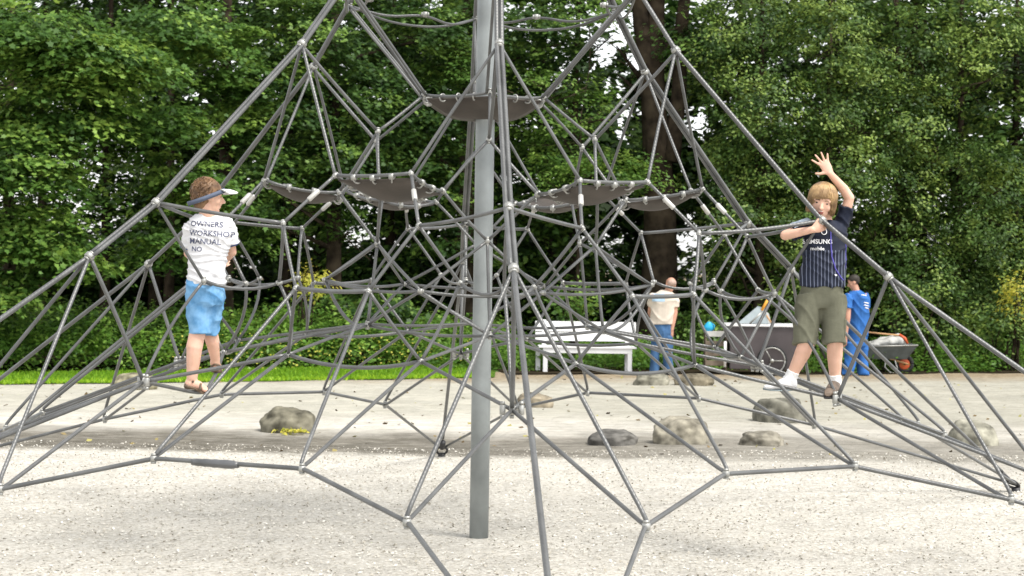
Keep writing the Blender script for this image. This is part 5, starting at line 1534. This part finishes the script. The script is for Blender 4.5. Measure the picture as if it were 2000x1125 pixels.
for ax, dy in ((1653, -.1), (1684, .1)):
    MB().rings([(p(ax - 8, 735, dy), .02, .04, Zv, (0, 1, 0)), (p(ax - 2, 732, dy), .045, .05, Zv, (0, 1, 0)), (p(ax + 6, 732, dy), .045, .045, Zv, (0, 1, 0))], 14).build('boot', M['black'], f.root)
hb = MB(); HE = lambda x, y, z, a, b_, d: hb.ell(HP(x, y, z), (a * h, b_ * h, d * h), fr, 18, 12)
HE(0, -.18, .38, .73, .86, .72); HE(0, -.45, .05, .62, .50, .5)
hb.remesh('hair', M['hair_d'], body, .010, 1)
bvt = top
mbx = [((1688, 572), (1691, 577)), ((1693, 590), (1690, 596)), ((1690, 600), (1696, 602))]
tv = BVHTree.FromPolygons([v.co.copy() for v in top.data.vertices], [tuple(q_.vertices) for q_ in top.data.polygons])
def on_top(px, py):
    w = p(px, py); hit = tv.ray_cast(w - Vector((0, 1, 0)), Vector((0, 1, 0))); return (hit[0] if hit[0] is not None else w) - Vector((0, .004, 0))
for row, (x0_, x1_, yy) in enumerate(((1679, 1690, 575), (1684, 1694, 590), (1684, 1694, 595), (1686, 1693, 600))):
    MB().tube([on_top(x0_ + (x1_ - x0_) * i / 6, yy + .3 * i) for i in range(7)], .009, 6).build('back_print', M['white_print'], top)

# ======== standing man in beige shirt and jeans, head bowed
g = ground_at(1290, 733); f = Figure(g, 'man in beige top and blue jeans standing before the thick tree trunk', g.y); p = f.p
fr = head_frame(Vector((-.35, .85, -.45)), (-.1, .45, .9)); h = .118
b = MB(); HP = add_head(b, p(1310, 556, -.02), fr, h)
b.cap(p(1308, 560, .05), .058, p(1302, 573, .05), .062)
dx = Vector((.95, -.3, 0)).normalized(); dyv = Vector((.3, .95, 0)).normalized()
b.rings([(p(1300, 568, .03), .08, .07, dx, dyv), (p(1297, 578), .18, .12, dx, dyv), (p(1294, 605), .18, .13, dx, dyv), (p(1294, 632), .17, .13, dx, dyv)], 20)
sh1, el1, ha1 = p(1317, 580, .0), p(1318, 612, -.02), p(1312, 644, -.06)
limb_(b, [sh1, el1, ha1], [.058, .046, .032]); add_hand(b, ha1, (-.1, 0, -1), (-1, -.3, 0), .18, spread=.1, curl=.3, thumb_out=.2)
sh2, el2, ha2 = p(1275, 580, .0), p(1270, 610, .2), p(1278, 628, .4); limb_(b, [sh2, el2, ha2], [.058, .046, .032])
body = b.remesh('body', M['skin_b'], f.root, .010, 2)
s_ = MB()
s_.rings([(p(1301, 567, .03), .085, .075, dx, dyv), (p(1299, 573), .16, .11, dx, dyv), (p(1297, 582), .20, .135, dx, dyv), (p(1294, 606), .20, .145, dx, dyv), (p(1291, 633), .20, .15, dx, dyv)], 22, 2.3)
for a, e in ((sh1, el1), (sh2, el2)):
    d = (e - a).normalized(); s1 = (Vector((1, 0, 0)) - d * d.x).normalized(); s2 = d.cross(s1)
    s_.rings([(a - d * .05, .06, .06, s1, s2), (a + d * .05, .078, .078, s1, s2), (a + d * .17, .078, .078, s1, s2)], 16)
top = s_.remesh('beige_top', M['beige'], f.root, .011, 2, jitter=cloth_jit(7, .010, .6))
M['paleblue'] = pmat('pale_blue_cotton', (.42, .58, .74), rough=.9, spec=.1, var=.15)
tv = BVHTree.FromPolygons([v.co.copy() for v in top.data.vertices], [tuple(q_.vertices) for q_ in top.data.polygons])
vs = []; fs = []
for i in range(9):
    for j in range(6):
        w = p(1273 + i * 3.0, 573 + j * 3.0); hit = tv.ray_cast(w - Vector((0, 1, 0)), Vector((0, 1, 0))); vs.append((hit[0] if hit[0] is not None else w) - Vector((0, .006, 0)))
fs = [(i * 6 + j, i * 6 + j + 1, (i + 1) * 6 + j + 1, (i + 1) * 6 + j) for i in range(8) for j in range(5)]
MB().add(vs, fs).build('back_panel', M['paleblue'], top)
s_ = MB(); s_.rings([(p(1293, 628), .165, .13, dx, dyv), (p(1293, 650), .17, .14, dx, dyv), (p(1292, 662), .15, .13, dx, dyv)], 20)
for hx, kx, ax, dy in ((1283, 1279, 1278, .02), (1303, 1304, 1305, -.02)):
    s_.rings([(p(hx, 656, dy), .095, .11, (1, 0, 0), (0, 1, 0)), (p(kx, 693, dy), .08, .09, (1, 0, 0), (0, 1, 0)), (p(ax, 728, dy), .075, .085, (1, 0, 0), (0, 1, 0))], 18)
s_.remesh('jeans', M['jeans'], f.root, .011, 2, jitter=cloth_jit(7, .010, .35))
for ax, dy in ((1276, 0), (1304, 0)):
    MB().rings([(p(ax - 6, 733, dy + .1), .03, .045, Zv, (1, 0, 0)), (p(ax, 731, dy), .045, .05, Zv, (1, 0, 0)), (p(ax + 1, 732, dy - .08), .03, .04, Zv, (1, 0, 0))], 14).build('shoe', M['tyre'], f.root)
hb = MB(); HE = lambda x, y, z, a, b_, d: hb.ell(HP(x, y, z), (a * h, b_ * h, d * h), fr, 18, 12)
HE(0, -.42, .12, .66, .56, .52)
M['hair_g'] = pmat('thin_grey_hair', (.42, .30, .25), rough=.7, spec=.2, var=.2, nscale=40)
hb.remesh('hair', M['hair_g'], body, .010, 1)

bpy.data.scenes.remove(TMP)
